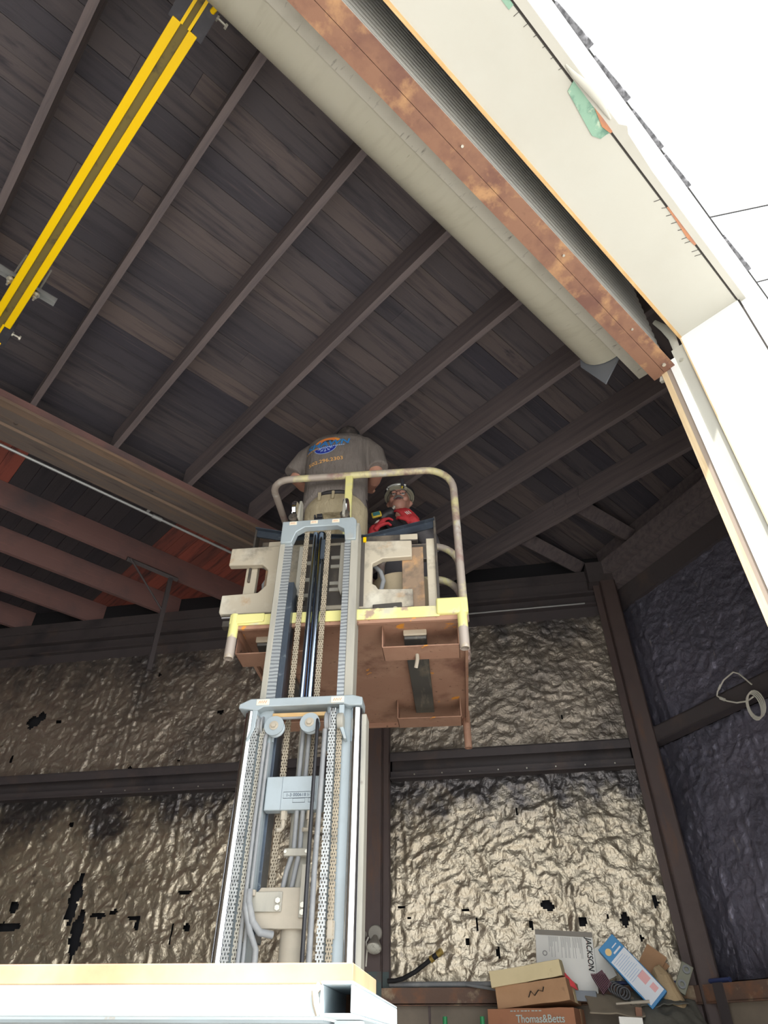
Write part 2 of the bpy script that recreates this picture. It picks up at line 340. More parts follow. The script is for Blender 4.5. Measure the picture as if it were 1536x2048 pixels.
        if sub:
            q = o.modifiers.new('sub', 'SUBSURF'); q.levels = sub; q.render_levels = sub
        return o
def place(o, world, parent=None):
    if parent is not None:
        o.parent = parent; o.matrix_parent_inverse = WM[parent.name].inverted()
    o.matrix_basis = world; WM[o.name] = world.copy()
def tag(o, label=None, cat=None, group=None, kind=None):
    if label: o['label'] = label
    if cat: o['category'] = cat
    if group: o['group'] = group
    if kind: o['kind'] = kind
    return o
def thing(name, label, cat, loc=(0, 0, 0), frame=I4, group=None):
    o = bpy.data.objects.new(name, None); COL.objects.link(o); o.empty_display_size = .1
    place(o, frame @ Matrix.Translation(loc)); return tag(o, label, cat, group)
def struct(o): o['kind'] = 'structure'; return o
def text_mesh(name, body, size, m, frame, loc, rot=(90, 0, 0), parent=None, extr=.0006, align='CENTER', wrap=None, sx=1.0, shear=0, bold=0):
    cu = bpy.data.curves.new(name, 'FONT'); cu.body = body; cu.size = size; cu.extrude = extr; cu.align_x = align; cu.align_y = 'CENTER'; cu.shear = shear; cu.offset = bold
    to = bpy.data.objects.new(name, cu); COL.objects.link(to)
    dg = bpy.context.evaluated_depsgraph_get(); dg.update()
    me = bpy.data.meshes.new_from_object(to.evaluated_get(dg)); bpy.data.objects.remove(to)
    M = Euler([R(a) for a in rot]).to_matrix().to_4x4() @ Matrix.Diagonal((sx, 1, 1, 1))
    for v in me.vertices: v.co = M @ v.co
    me.materials.clear(); me.materials.append(G[m])
    o = bpy.data.objects.new(name, me); COL.objects.link(o); place(o, frame @ Matrix.Translation(loc), parent)
    if wrap: shrink(o, wrap)
    return o
def shrink(o, target, off=.003, neg=False):
    s_ = o.modifiers.new('wrap', 'SHRINKWRAP'); s_.wrap_method = 'PROJECT'; s_.target = target
    s_.use_project_y = True; s_.use_positive_direction = not neg; s_.use_negative_direction = neg; s_.offset = off
def fr(ox, oy, deg): return Matrix.Translation((ox, oy, 0)) @ Matrix.Rotation(R(deg), 4, 'Z')
WALL = fr(0, 0, -53.13)                 # rear wall: x along the wall to the right, y = distance behind the door line, foil at y = 5.6
RW = fr(5.15, 2.45, -108.5)             # right wall: x towards the door, y outward, from the rear right corner
LIFT = fr(1.609, 2.254, -48.4)          # forklift: x right, y forward, origin under its mast
def arc(cx, cy, r, a0, a1, n=8): return [(cx+r*math.cos(R(a0+(a1-a0)*i/n)), cy+r*math.sin(R(a0+(a1-a0)*i/n))) for i in range(n+1)]

# ------------------------------------------------------------------ setting: shell
struct(MB().box(-30, 30, -30, 30, -.3, -.005).build('ground', 'concrete'))
struct(MB().prism([(-4, .3), (6.0, .3), (6.0, 3.2), (-2.6, 13.2), (-4, 13.2)], -.004, .004, 'xy').build('floor', 'shopfloor'))
def planks(y0, y1, x0, x1, z, wdt, along, fn, name, m):
    mb = MB(); at = []
    p = y0
    while p < y1 - .01:
        q = min(p + wdt*random.uniform(.92, 1.08), y1)
        xs = x0
        while xs < x1 - .01:
            xe = min(x1, xs + random.uniform(2.2, 4.2)); dz = random.uniform(0, .004)
            n0 = len(mb.bm.faces)
            if along == 'x': mb.box(xs+.001, xe-.001, p+.0015, q-.0015, z+dz, z+.025)
            else: mb.box(p+.0015, q-.0015, xs+.001, xe-.001, z+dz, z+.025)
            at += [fn((xs+xe)/2, (p+q)/2)]*6
            xs = xe
        p = q
    return struct(mb.build(name, m, smooth=False, attr=at))
planks(.46, 4.50, -4, 5.6, 5.44, .145, 'x', lambda x, y: random.betavariate(1.6, 2.0)*.8, 'ceiling', 'deck')
def red(a, b):                                           # planks laid along Y behind the beam: two painted red runs
    x = b
    if x < .48: return random.uniform(.90, 1.0)
    if 1.82 < x < 3.3: return random.uniform(.88, 1.0)
    return random.random()*.55
planks(-4, 5.6, 4.50, 13, 5.44, .14, 'y', red, 'ceiling', 'deck_rear')
struct(MB().box(-4, 6, .12, 13.2, 5.475, 5.56).build('ceiling', 'backing'))
struct(MB().box(-13, 1.35, 5.66, 5.72, 0, 5.5).build('wall_rear', 'backing', frame=WALL))
struct(MB().box(-.2, 2.45, .06, .12, 0, 5.5).build('wall_right', 'backing', frame=RW))
struct(MB().box(-4.08, -4, .12, 13.2, 0, 5.5).build('wall_left', 'basewall'))
# facade: thick header with soffit at z 4.4, side piers
ZS = 4.4
hd = MB()
hd.prism([(.16, ZS), (.452, ZS), (.452, 5.46), (.10, 5.46), (.125, ZS+.01), (.16, ZS+.01)], -3.2, 2.445, 'yz')
struct(hd.build('wall_front', 'stucco'))
struct(MB().prism([(.155, 0), (.452, 0), (.452, 5.46), (.155, 5.46)], 2.445, 4.6, 'yz').build('wall_front', 'white'))
struct(MB().box(-4.0, -3.2, .15, .452, 0, 5.46).build('wall_front', 'white'))
# drip edge under the fascia with the dark gap, and the white fascia
fa = MB()
fa.prism([(-3.2, .118), (1.34, .118), (1.37, .098), (1.40, .112), (1.60, .122), (2.475, .122), (2.475, .151), (-3.2, .151)], ZS-.004, ZS+.02, 'xy')
struct(fa.build('trim_1', 'lip'))
struct(MB().prism([(-3.2, .1515), (1.1, .1515), (1.3, .150), (2.442, .1515), (2.442, .1575), (1.3, .1575), (-3.2, .1575)], ZS-.002, ZS+.004, 'xy').build('trim_2', 'crack'))
fb = MB()
fb.hexa([(-3.4, .108, ZS+.012), (4.6, .108, ZS+.012), (4.6, .154, ZS+.012), (-3.4, .154, ZS+.012), (-3.4, .102, 5.5), (4.6, .072, 5.5), (4.6, .154, 5.5), (-3.4, .154, 5.5)])
struct(fb.build('wall_front', 'white'))
struct(MB().box(2.462, 4.6, .106, .154, 0, ZS+.014).build('wall_front', 'white'))
struct(MB().prism([(2.4452, ZS), (2.462, ZS), (2.4485, ZS-.30), (2.4475, 0), (2.4452, 0)], .147, .156).build('trim_3', 'crack'))
struct(MB().box(2.441, 2.452, .4475, .4535, 0, ZS).build('trim_4', 'tanwood'))
struct(MB().box(-3.2, 2.446, .442, .456, ZS-.004, ZS+.03).build('trim_5', 'woodtrim'))
# roof edge with torn strips of grit coated flashing
re_ = MB(); re_.hexa([(-3.4, .093, 5.492), (4.6, .063, 5.492), (4.6, .16, 5.492), (-3.4, .16, 5.492), (-3.4, .093, 5.51), (4.6, .063, 5.51), (4.6, .16, 5.51), (-3.4, .16, 5.51)])
struct(re_.build('trim_6', 'wire'))
FL = [(1.17, 1.45, .030), (1.50, 1.80, .026), (1.86, 2.15, .019), (2.19, 2.46, .018), (2.90, 3.24, .02)]
for i, (a, b, t) in enumerate(FL):
    mb = MB(); y = lambda x: .0935 - .00375*(x+3.4)
    mb.hexa([(a, y(a)-t*.2, 5.49), (b, y(b)-t*.9, 5.488), (b, y(b)+.01, 5.488), (a, y(a)+.01, 5.49), (a, y(a)-t*.25, 5.508), (b, y(b)-t, 5.508), (b, y(b)+.01, 5.505), (a, y(a)+.01, 5.505)])
    tag(mb.build('roof_flashing', 'flash', smooth=False), ['dark gritty strip of roof flashing nearest the top of the picture', 'second dark flashing strip down the roof edge, ending in a square tab', 'thin grey flashing strip on the roof edge above the peeled green patch', 'narrow flashing strip at the middle of the roof edge with a torn end', 'lowest speckled flashing strip on the roof edge, below the upper wire'][i], 'flashing', 'torn flashing strips on the roof edge')

# soffit wear: peeled patch with old green paint, its lifted flap, cracked rust edge
pt = [(1.085, .149), (1.10, .187), (1.17, .196), (1.235, .205), (1.30, .213), (1.335, .196), (1.338, .172), (1.345, .155), (1.25, .150), (1.15, .149)]
peel = MB().prism(pt, ZS-.0035, ZS+.002, 'xy').build('peeled_patch', 'greenpeel', smooth=False)
tag(peel, 'peeled patch showing old green paint on the cream soffit', 'paint patch')
MB().prism([(1.22, .1495), (1.30, .168), (1.345, .158), (1.345, .149), (1.28, .148)], ZS-.0065, ZS-.003, 'xy').build('rust_stain', 'rustspot', peel, smooth=False)
fl = MB().tube([(1.02, .141, ZS-.004), (1.07, .137, ZS-.018), (1.13, .128, ZS-.022), (1.21, .124, ZS-.014), (1.30, .130, ZS-.006)], [.003, .010, .015, .013, .004], 10, flat=.5)
tag(fl.build('metal_flap', 'stucco'), 'bent cream drip edge flap curling away beside the green patch', 'metal flap')
ck = MB()
for i in range(9):
    x = 1.74 + .045*i + random.uniform(-.01, .01); l = random.uniform(.012, .03)
    ck.tube([(x, .158, ZS-.001), (x-.006, .158+l*.5, ZS-.0015), (x-.012, .158+l, ZS-.001)], .0012, 5)
for i in range(9):
    x = .62 + .05*i; l = random.uniform(.008, .022)
    ck.tube([(x, .158, ZS-.001), (x-.003, .158+l, ZS-.001)], .0010, 5)
tag(ck.build('paint_cracks', 'crack'), 'short dark cracks in the soffit paint beside the long gap', 'paint crack', kind='stuff')
tag(MB().prism([(1.78, .1505), (1.95, .149), (2.03, .1505), (2.03, .161), (1.97, .166), (1.86, .1605), (1.78, .1585)], ZS-.0028, ZS, 'xy').build('rust_streak', 'rustspot', smooth=False), 'orange rust streak along the soffit gap right of the green patch', 'rust streak')
tag(MB().prism([(.68, .158), (.74, .158), (.74, .178), (.70, .178)], ZS-.0025, ZS, 'xy').build('peeled_patch', 'greenpeel', smooth=False), 'small green peeled spot on the soffit at the top of the picture', 'paint patch')

# ------------------------------------------------------------------ roll-up door
dr = thing('door_1', 'roll-up shutter door coiled above the opening', 'roll-up door', (0, .6, 4.25)); dr['kind'] = 'structure'
cm = MB(); YC = .575
prof = [(YC+.012, 4.26)]
for k in range(16):
    z0 = 4.262+k*.057; prof += [(YC+.004, z0), (YC, z0+.010), (YC-.002, z0+.028), (YC, z0+.047)]
prof += [(YC+.014, 5.17), (YC+.014, 4.26)]
cm.prism(prof, -3.1, 2.52, 'yz')
cm.build('curtain', 'curtain', dr)
bb = MB()
bb.prism([(.525, 4.25), (.583, 4.25), (.583, 4.33), (.577, 4.33), (.577, 4.256), (.525, 4.256)], -3.1, 2.47, 'yz')
bb.prism([(.645, 4.248), (.585, 4.248), (.585, 4.33), (.592, 4.33), (.592, 4.255), (.645, 4.255)], -3.1, 2.46, 'yz')
bar = bb.build('bottom_bar', 'rustbar', dr, smooth=False)
tb = MB().cyl((2.40, .56, 4.249), (2.40, .56, 4.242), .010, n=6)
for x in (.2, .9, 1.55, 2.1): tb.cyl((x, .556, 4.25), (x, .556, 4.245), .006, n=6)
each(tb, 'bar_bolt', 'bolt', bar)
HY, HZ, HR = .765, 4.70, .19
hp = arc(HY, HZ, HR, -108, 150, 26)
hp = [(HY-.075, 4.475)] + [(a, b) for a, b in hp]
hm = MB(); outer = hp; inner = [(HY+(a-HY)*.98, HZ+(b-HZ)*.98) for a, b in hp[::-1]]
hm.prism(outer+inner, -3.1, 2.40, 'yz')
hm.build('hood', 'hood', dr, sharp=30)
MB().prism([(.652, 4.472), (.752, 4.478), (.752, 4.484), (.652, 4.478)], -3.1, 2.60, 'yz').build('hood_strip', 'hoodstrip', dr, smooth=False)
MB().cyl((-3.1, HY+.01, HZ), (2.40, HY+.01, HZ), .16, n=32).build('coil', 'galvplate', dr)
MB().prism([(.70, 4.56), (.868, 4.38), (.97, 4.62), (.93, 4.88), (.6, 4.88)], 2.405, 2.415, 'yz').build('end_bracket', 'galvplate', dr)
gd = thing('door_guide', 'vertical roll-up door guide with white and tan strips on the right jamb', 'door guide', (2.46, .52, 0))
MB().box(2.452, 2.475, .455, .515, 0, 4.36).build('wall_angle', 'stucco', gd)
MB().prism([(2.447, .512), (2.462, .512), (2.462, .548), (2.447, .548)], 0, 4.30, 'xy').build('guide_channel', 'white', gd)
MB().box(2.452, 2.47, .548, .572, 0, 4.28).build('guide_bar', 'brownpaint', gd)
MB().box(2.452, 2.49, .572, .60, 0, 4.27).build('guide_edge', 'tanwood', gd)
lk = MB().tube([(2.46, .49, 4.36), (2.455, .485, 4.45), (2.45, .50, 4.54), (2.44, .53, 4.62)], [.018, .02, .02, .012], 8, flat=.35)
lk.build('guide_flare', 'stucco', gd)
MB().cyl((2.452, .487, 4.26), (2.445, .487, 4.26), .011, n=8).build('guide_bolt', 'bolt', gd)
MB().obox((2.468, .60, 4.24), (.02, .03, .05), (20, 0, 0)).build('guide_tip', 'stucco', gd)

# ------------------------------------------------------------------ roof framing
JL = ['wooden ceiling joist at upper left, on the left side of the yellow rail', 'wooden ceiling joist just right of the yellow rail', 'wooden ceiling joist second to the right of the yellow rail', 'wooden ceiling joist third to the right of the yellow rail',
      'wooden ceiling joist right over the standing man\'s head', 'wooden ceiling joist running down behind the guardrail\'s top right corner', 'wooden ceiling joist below the hood end bracket, second from the right wall', 'split and peeling ceiling joist nearest the right wall']
for i, x in enumerate([-.415, .26, .89, 1.535, 2.187, 2.849, 3.50, 4.17]):
    ye = min(4.17, (5.58-.8*x)/.6)
    mb = MB(); d0, d1 = x-.04, x
    seg = 14; ys = [.46+(ye-.46)*k/seg for k in range(seg+1)]
    rgs = []
    for y in ys:
        wv = .004*noise.noise(Vector((x*9, y*1.1, 0)))
        rgs.append([mb.bm.verts.new((d0+wv, y, 5.202)), mb.bm.verts.new((d1+wv, y, 5.2+wv*.4)), mb.bm.verts.new((d1+wv, y, 5.44)), mb.bm.verts.new((d0+wv, y, 5.44))])
    for A, B in zip(rgs, rgs[1:]):
        for j in range(4): mb.bm.faces.new((A[j], A[(j+1) % 4], B[(j+1) % 4], B[j]))
    mb.bm.faces.new(rgs[0][::-1]); mb.bm.faces.new(rgs[-1])
    j = tag(mb.build('roof_joist', 'joist', smooth=False), JL[i], 'joist', 'front ceiling joists')
    if i == 7:
        sp = MB()
        for k in range(3):
            yy = 2.0+.13*k
            sp.tube([(x-.046, yy, 5.42), (x-.05, yy+.02, 5.33), (x-.046, yy-.01, 5.22)], [.008, .013, .004], 6, flat=.4)
        sp.build('torn_lining', 'joist', j)
for i, (y, x1) in enumerate([(5.39, 3.05), (6.07, 2.54), (6.78, 2.0), (7.48, 1.47)]):
    tag(MB().box(-3.99, x1-.03, y, y+.04, 5.2, 5.44).build('rear_joist', 'joist_x', smooth=False),
        ['reddish joist next behind the I-beam and conduit', 'second reddish joist behind the I-beam, passing above the steel post', 'third reddish joist behind the I-beam', 'fourth reddish joist behind the I-beam, low at the left edge', 'reddish joist farthest from the I-beam, partly hidden at left'][i], 'joist', 'rear ceiling joists')
ib = thing('steel_beam', 'long rusty brown steel I-beam crossing under the joists at left', 'beam', (.5, 4.12, 4.9))
XB0, XB1 = -3.98, 3.70
MB().box(XB0, XB1, 4.112, 4.128, 4.915, 5.105).build('web', 'rustbeam', ib, smooth=False)
MB().box(XB0, XB1, 4.04, 4.20, 4.9, 4.916).build('bottom_flange', 'rustbeam', ib, smooth=False)
MB().box(XB0, XB1, 4.036, 4.042, 4.897, 4.919).build('flange_edge', 'rustbeam_light', ib, smooth=False)
MB().box(XB0, XB1, 4.04, 4.20, 5.104, 5.12).build('top_flange', 'rustbeam_light', ib, smooth=False)
MB().box(XB0, XB1, 4.036, 4.042, 5.098, 5.124).build('flange_edge', 'rustbeam_light', ib, smooth=False)
MB().box(XB0, XB1, 4.05, 4.19, 5.121, 5.199).build('nailer_plank', 'joist_x', ib, smooth=False)
bo = MB()
for x in (.2, 1.25, 2.4): bo.cyl((x, 4.114, 5.02), (x, 4.098, 5.02), .013, n=8)
each(bo, 'bolt', 'rustbeam', ib)
cp = thing('conduit_pipe', 'thin grey conduit running along behind the I-beam', 'pipe', (1, 4.23, 4.9))
MB().cyl((-3.98, 4.255, 4.905), (3.4, 4.255, 4.905), .011, n=12).build('pipe', 'pipegrey', cp)
cc = MB()
cc.cyl((1.36, 4.255, 4.905), (1.44, 4.255, 4.905), .017, n=12)
cc.box(1.30, 1.325, 4.19, 4.275, 4.915, 4.925)
cc.build('coupling', 'pipegrey', cp)
# steel post with a tee arm under the reddish joists
tp = thing('steel_post', 'steel post with a tee arm and thin brace holding up the reddish joists', 'post', (-3.32, 5.3, 4.7), WALL)
TX = [(-3.30+.0, 5.28)]
pw = WALL @ Vector((-3.28, 5.30, 0))
a0 = WALL.inverted() @ Vector((1.60, 5.365, 0)); a1 = WALL.inverted() @ Vector((2.13, 5.365, 0)); pm = WALL.inverted() @ Vector((2.06, 5.365, 0))
MB().tube([(pm.x, pm.y, 5.16), (pm.x+.0, pm.y+.02, 4.2)], .028, 4).build('post', 'darksteel', tp, WALL, smooth=False)
MB().tube([(a0.x, a0.y, 5.18), (a1.x, a1.y, 5.18)], .026, 4).build('tee_arm', 'darksteel', tp, WALL, smooth=False)
MB().tube([(a0.x+.05, a0.y-.02, 5.165), (pm.x, pm.y-.02, 4.80)], .009, 8).build('brace', 'darksteel', tp, WALL)

# ------------------------------------------------------------------ rear wall framing
def channel(mb, x0, x1, yf, yb, z0, z1, t=.012, lip=.035):
    mb.box(x0, x1, yb-t, yb, z0, z1); mb.box(x0, x1, yf, yb-t, z1-t, z1); mb.box(x0, x1, yf, yb-t, z0, z0+t)
    mb.box(x0, x1, yf, yf+t*.6, z1-t-lip, z1-t); mb.box(x0, x1, yf, yf+t*.6, z0+t, z0+t+lip)
eb = thing('eave_beam', 'dark double steel channel along the top of the rear foil wall', 'beam', (-2, 5.55, 4.7), WALL)
m = MB(); m.box(-12, 1.02, 5.52, 5.60, 4.955, 5.2); m.box(-12, 1.02, 5.50, 5.52, 5.085, 5.13); m.box(-12, 1.02, 5.49, 5.52, 4.945, 4.965); m.build('upper_channel', 'darksteel', eb, WALL, smooth=False)
m = MB(); m.box(-12, 1.0, 5.575, 5.60, 4.72, 4.955); m.box(-12, 1.0, 5.52, 5.575, 4.835, 4.85); m.build('lower_angle', 'darksteel', eb, WALL, smooth=False)
m = MB(); m.cyl((-.55, 5.515, 4.845), (.88, 5.515, 4.845), .008, n=10); tag(m.build('thin_pipe', 'pipegrey', None, WALL), 'thin bright pipe lying along the eave beam right of the platform', 'pipe')
def girt(x0, x1, z, label):
    m = MB(); y0, y1 = 5.47, 5.585
    m.box(x0, x1, y1-.01, y1, z-.12, z+.12); m.box(x0, x1, y0, y1, z+.085, z+.095); m.box(x0, x1, y0, y0+.008, z+.02, z+.095); m.box(x0, x1, y0, y1, z-.12, z-.11); m.box(x0, x1, y0+.03, y0+.038, z-.12, z-.055)
    g = thing('wall_girt', label, 'girt', ((x0+x1)/2, 5.55, z-.12), WALL, 'steel girts on the foil walls')
    m.build('channel', 'darksteel', g, WALL, smooth=False)
    b = MB(); k = max(x0+.2, -3.6)
    while k < x1: b.cyl((k, y0+.03, z-.085), (k, y0+.026, z-.085), .006, n=8); k += .23
    each(b, 'rivet', 'bolt', g, WALL)
    return g
girt(-12, -1.17, 3.45, 'steel girt across the left rear foil wall behind the mast')
girt(-.975, .985, 3.45, 'steel girt between the mast column and the corner column')
cl = thing('steel_column', 'brown steel column right beside the forklift mast', 'column', (-1.07, 5.45, 0), WALL)
m = MB(); m.box(-1.155, -1.03, 5.42, 5.435, 0, 4.94); m.box(-1.10, -1.08, 5.435, 5.56, 0, 4.94); m.box(-1.155, -.985, 5.53, 5.545, 0, 4.94); m.box(-1.03, -.985, 5.46, 5.475, 0, 4.94); m.box(-1.04, -1.028, 5.42, 5.54, 0, 4.94)
m.build('section', 'colsteel', cl, WALL, smooth=False)
m = MB(); m.box(-1.157, -1.028, 5.417, 5.42, 0, 2.02); m.box(-1.03, -.983, 5.457, 5.46, 0, 2.02); m.build('painted_base', 'teal', cl, WALL, smooth=False)
cc = thing('steel_column', 'wide dark steel column in the rear right corner behind the carton pile', 'column', (1.08, 5.4, 0), WALL)
m = MB(); m.box(1.03, 1.165, 5.36, 5.375, 0, 4.98); m.box(.975, 1.045, 5.44, 5.455, 0, 4.98); m.box(1.03, 1.045, 5.36, 5.52, 0, 4.98); m.box(1.155, 1.165, 5.36, 5.50, 0, 4.98); m.box(1.0, 1.165, 5.50, 5.52, 0, 4.98)
m.build('section', 'colsteel', cc, WALL, smooth=False)
m = MB(); m.box(.94, 1.17, 5.37, 5.56, 4.98, 5.2); m.build('cap_plate', 'darksteel', cc, WALL, smooth=False)

# ------------------------------------------------------------------ right wall framing
rp = thing('wall_plate', 'dark stacked top plates along the top of the right wall', 'plate', (1, 0, 4.75), RW)
m = MB(); m.box(-.05, 2.2, -.16, .05, 5.06, 5.2); m.build('upper_plate', 'joist', rp, RW, smooth=False)
m = MB(); m.box(-.02, 2.2, -.10, .05, 4.93, 5.055); m.build('middle_plate', 'joist', rp, RW, smooth=False)
m = MB(); m.box(.06, 2.2, -.02, .05, 4.73, 4.925); m.build('lower_plate', 'darksteel', rp, RW, smooth=False)
m = MB(); m.box(0, 2.2, -.03, .04, 5.2, 5.44); tag(m.build('rim_board', 'joist', None, RW, smooth=False), 'dark rim board above the right wall plates', 'board')
g = thing('wall_girt', 'dark steel girt across the right foil wall carrying the white cable', 'girt', (1, 0, 3.46), RW, 'steel girts on the foil walls')
m = MB(); m.box(.05, 2.2, -.10, -.09, 3.47, 3.585); m.box(.05, 2.2, -.10, .0, 3.575, 3.585); m.box(.05, 2.2, -.10, .0, 3.465, 3.475); m.build('channel', 'darksteel', g, RW, smooth=False)
for (x0, y0, x1, y1, lb) in [(4.19, 2.72, 5.03, 2.64, 'wooden blocking board between the last joist and the corner column'), (4.19, 2.10, 4.92, 2.02, 'wooden blocking board nearer the door between the last joist and right wall')]:
    tag(MB().tube([(x0, y0, 5.32), (x1, y1, 5.32)], [.09, .09], 4).build('blocking_board', 'joist', smooth=False), lb, 'blocking')

# ------------------------------------------------------------------ foil sheets
def foil(name, label, m, frame, x0, x1, z0, z1, ybase, holes=(), seams=(), res=.014, amp=.016, top_dark=(9, 1), edge_wave=.01, group='crinkled foil insulation sheets'):
    nx = int((x1-x0)/res)+1; nz = int((z1-z0)/res)+1
    mb = MB(); g = []
    for j in range(nz+1):
        row = []
        for i in range(nx+1):
            x = x0+(x1-x0)*i/nx; z = z0+(z1-z0)*j/nz
            p = Vector((x*1.0, z*1.0, ybase))
            q = p + Vector((noise.noise(p*5.1), noise.noise(p*5.3+Vector((5, 5, 5))), 0))*.06
            rdg = lambda v, k: max(0.0, 1-k*abs(noise.noise(v)))
            d = -amp*(.55*rdg(Vector((q.x*4.0+q.y*1.5, q.y*4.6-q.x, 1)), 3) + .5*rdg(Vector((q.x*8.2+q.y*4, q.y*8.6-q.x*3, 5)), 3) + .4*rdg(Vector((q.x*15-q.y*6, q.y*19+q.x*5, 8)), 2.6) + .28*rdg(Vector((q.x*27+q.y*9, q.y*30, 8)), 2.2))
            d += amp*.5*noise.noise(p*2.2)
            for s_ in seams:
                e = (x-s_-.02*noise.noise(Vector((z*2, s_, 0))))/.03
                if abs(e) < 2.5: d += (.006*math.exp(-e*e) - .014*math.exp(-(abs(e)-1.2)**2*4))*(.45+.9*noise.noise(Vector((x*20, z*9, 3))))
            xx = x + (edge_wave*noise.noise(Vector((z*5, x0, 0))) if i in (0, nx) else 0)
            row.append(mb.bm.verts.new((xx, ybase-.02+d, z)))
        g.append(row)
    for j in range(nz):
        for i in range(nx):
            x = x0+(x1-x0)*(i+.5)/nx; z = z0+(z1-z0)*(j+.5)/nz; cut = False
            for (hx, hz, a, b) in holes:
                if abs(x-hx) < a*2 and abs(z-hz) < b*2:
                    k = 1+.75*noise.noise(Vector((x*24, z*24, hx)))
                    if ((x-hx)/a)**2+((z-hz)/b)**2 < k: cut = True; break
            if not cut: mb.bm.faces.new((g[j][i], g[j][i+1], g[j+1][i+1], g[j+1][i]))
    for v in [v for v in mb.bm.verts if not v.link_faces]: mb.bm.verts.remove(v)
    at = []
    for f in mb.bm.faces:
        c = f.calc_center_median(); k = (c.z-top_dark[0])/top_dark[1] + .75*noise.noise(Vector((c.x*2.4, c.z*1.3, 3))) + .55*noise.noise(Vector((c.x*7, c.z*6, 1))) + .35*noise.noise(Vector((c.x*21, c.z*19, 1)))  # darkening mask rises with height, broken up by noise
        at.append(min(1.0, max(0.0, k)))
    return tag(mb.build(name, m, None, frame, sharp=180, attr=at), label, 'insulation', group)
HR = [(.164, 2.41, .048, .035), (.391, 2.303, .03, .03), (.684, 2.313, .026, .055), (.912, 2.42, .022, .04), (.034, 2.295, .012, .03), (-.90, 2.424, .028, .013), (-.85, 2.36, .01, .01), (-.428, 2.40, .03, .010), (-.351, 2.31, .011, .04), (-.432, 2.203, .016, .018), (-.215, 2.134, .015, .03), (.57, 2.33, .012, .012), (.02, 3.05, .008, .03), (.77, 2.2, .01, .02)]
HL = [(-3.84, 3.12, .022, .022), (-3.62, 2.55, .05, .20), (-3.52, 2.28, .05, .17), (-4.155, 2.498, .035, .05), (-4.143, 2.357, .12, .032), (-3.373, 2.42, .075, .018), (-3.055, 2.40, .06, .018), (-3.02, 2.35, .022, .035), (-2.669, 2.568, .055, .013), (-2.598, 2.328, .025, .03), (-2.72, 2.30, .008, .09), (-3.25, 2.44, .03, .02)]
HU = [(-4.60, 4.10, .07, .06), (-4.52, 4.15, .05, .045), (-4.30, 4.08, .03, .015), (-4.684, 3.735, .014, .035), (-2.622, 4.06, .034, .022), (-3.42, 3.58, .016, .03), (-3.35, 4.50, .014, .016), (-2.95, 3.63, .012, .012)]
foil('foil_insulation', 'large crinkled foil sheet on the lower right rear wall behind the cartons', 'foil', WALL, -.99, 1.08, 1.93, 3.335, 5.6, HR, [-.90, .275, .30], amp=.017, top_dark=(2.84, .42))
foil('foil_insulation', 'crinkled foil sheet on the upper right rear wall between eave beam and girt', 'foil_sooty', WALL, -1.0, 1.06, 3.55, 4.73, 5.6, [(.5, 3.8, .006, .02)], [.295, .33], top_dark=(4.35, .6))
foil('foil_insulation', 'torn crinkled foil sheet on the lower left rear wall below the girt', 'foil', WALL, -6.4, -1.17, 1.6, 3.335, 5.6, HL, [-3.62, -2.84, -2.2, -4.6], amp=.017, top_dark=(2.85, .5))
foil('foil_insulation', 'crinkled foil sheet on the upper left rear wall below the eave beam', 'foil_sooty', WALL, -6.4, -1.15, 3.55, 4.73, 5.6, HU, [-3.87, -3.53, -2.4, -4.8], top_dark=(4.3, .6))
foil('foil_insulation', 'foil sheet with bluish glare in its colour on the upper right wall above the girt', 'foil_blue', RW, .06, 2.2, 3.58, 4.74, .05, (), [.24, .27, .85, 1.4], amp=.014)
foil('foil_insulation', 'foil sheet with bluish glare in its colour on the lower right wall below the girt', 'foil_blue', RW, .04, 2.2, 1.95, 3.47, .05, (), [.26, .29, .62, .9, 1.4], amp=.014)
st = MB(); zz = 1.98; pts = []
while zz < 4.6: pts.append((.02+.012*noise.noise(Vector((zz*6, 1, 1))), -.03+.012*noise.noise(Vector((zz*7, 4, 1))), zz)); zz += .035
st.tube(pts, [.03+.013*noise.noise(Vector((p[2]*9, 2, 2))) for p in pts], 9, flat=.6)
tag(st.build('foil_strip', 'foil', None, RW, sharp=180), 'bright crumpled foil strip sticking out behind the corner column', 'foil strip')

# ------------------------------------------------------------------ base of the walls: ledge, hoses, lamp
struct(MB().box(-6.4, 1.35, 5.47, 5.66, 0, 1.83).build('wall_rear', 'basewall', None, WALL))
struct(MB().box(-.1, 2.3, -.15, .06, 0, 1.83).build('wall_right', 'basewall', None, RW))
sm = MB(); sm.box(-.715, -.70, 5.462, 5.47, 0, 1.83); struct(sm.build('trim_7', 'colsteel', None, WALL))
for a, b, f, yb, lb in [(-6.4, 1.02, WALL, 5.42, 'flaking rusty steel ledge along the foot of the rear foil wall'), (.06, 2.3, RW, -.20, 'flaking rusty steel ledge along the foot of the right foil wall')]:
    m = MB(); m.box(a, b, yb, yb+.012, 1.835, 1.915); m.box(a, b, yb, yb+.17, 1.915, 1.927); m.box(a, b, yb, yb+.05, 1.83, 1.842)
    tag(m.build('wall_ledge', 'ledge', None, f, smooth=False), lb, 'ledge')
m = MB(); m.box(.24, .31, -.215, -.20, 1.6, 1.93); tag(m.build('steel_strap', 'darksteel', None, RW), 'short dark strap hanging over the right wall ledge', 'strap')
tag(MB().tube([(.02, 5.45, 1.945), (.5, 5.45, 1.945), (1.0, 5.46, 1.945)], .011, 10).build('blue_pipe', 'bluepipe', None, WALL), 'blue pipe end lying on the rear ledge behind the cartons', 'pipe')
tag(MB().tube([(.06, -.15, 1.945), (.33, -.15, 1.944)], .014, 10).build('blue_pipe', 'bluepipe', None, RW), 'blue pipe on the right wall ledge beside the corner column', 'pipe')
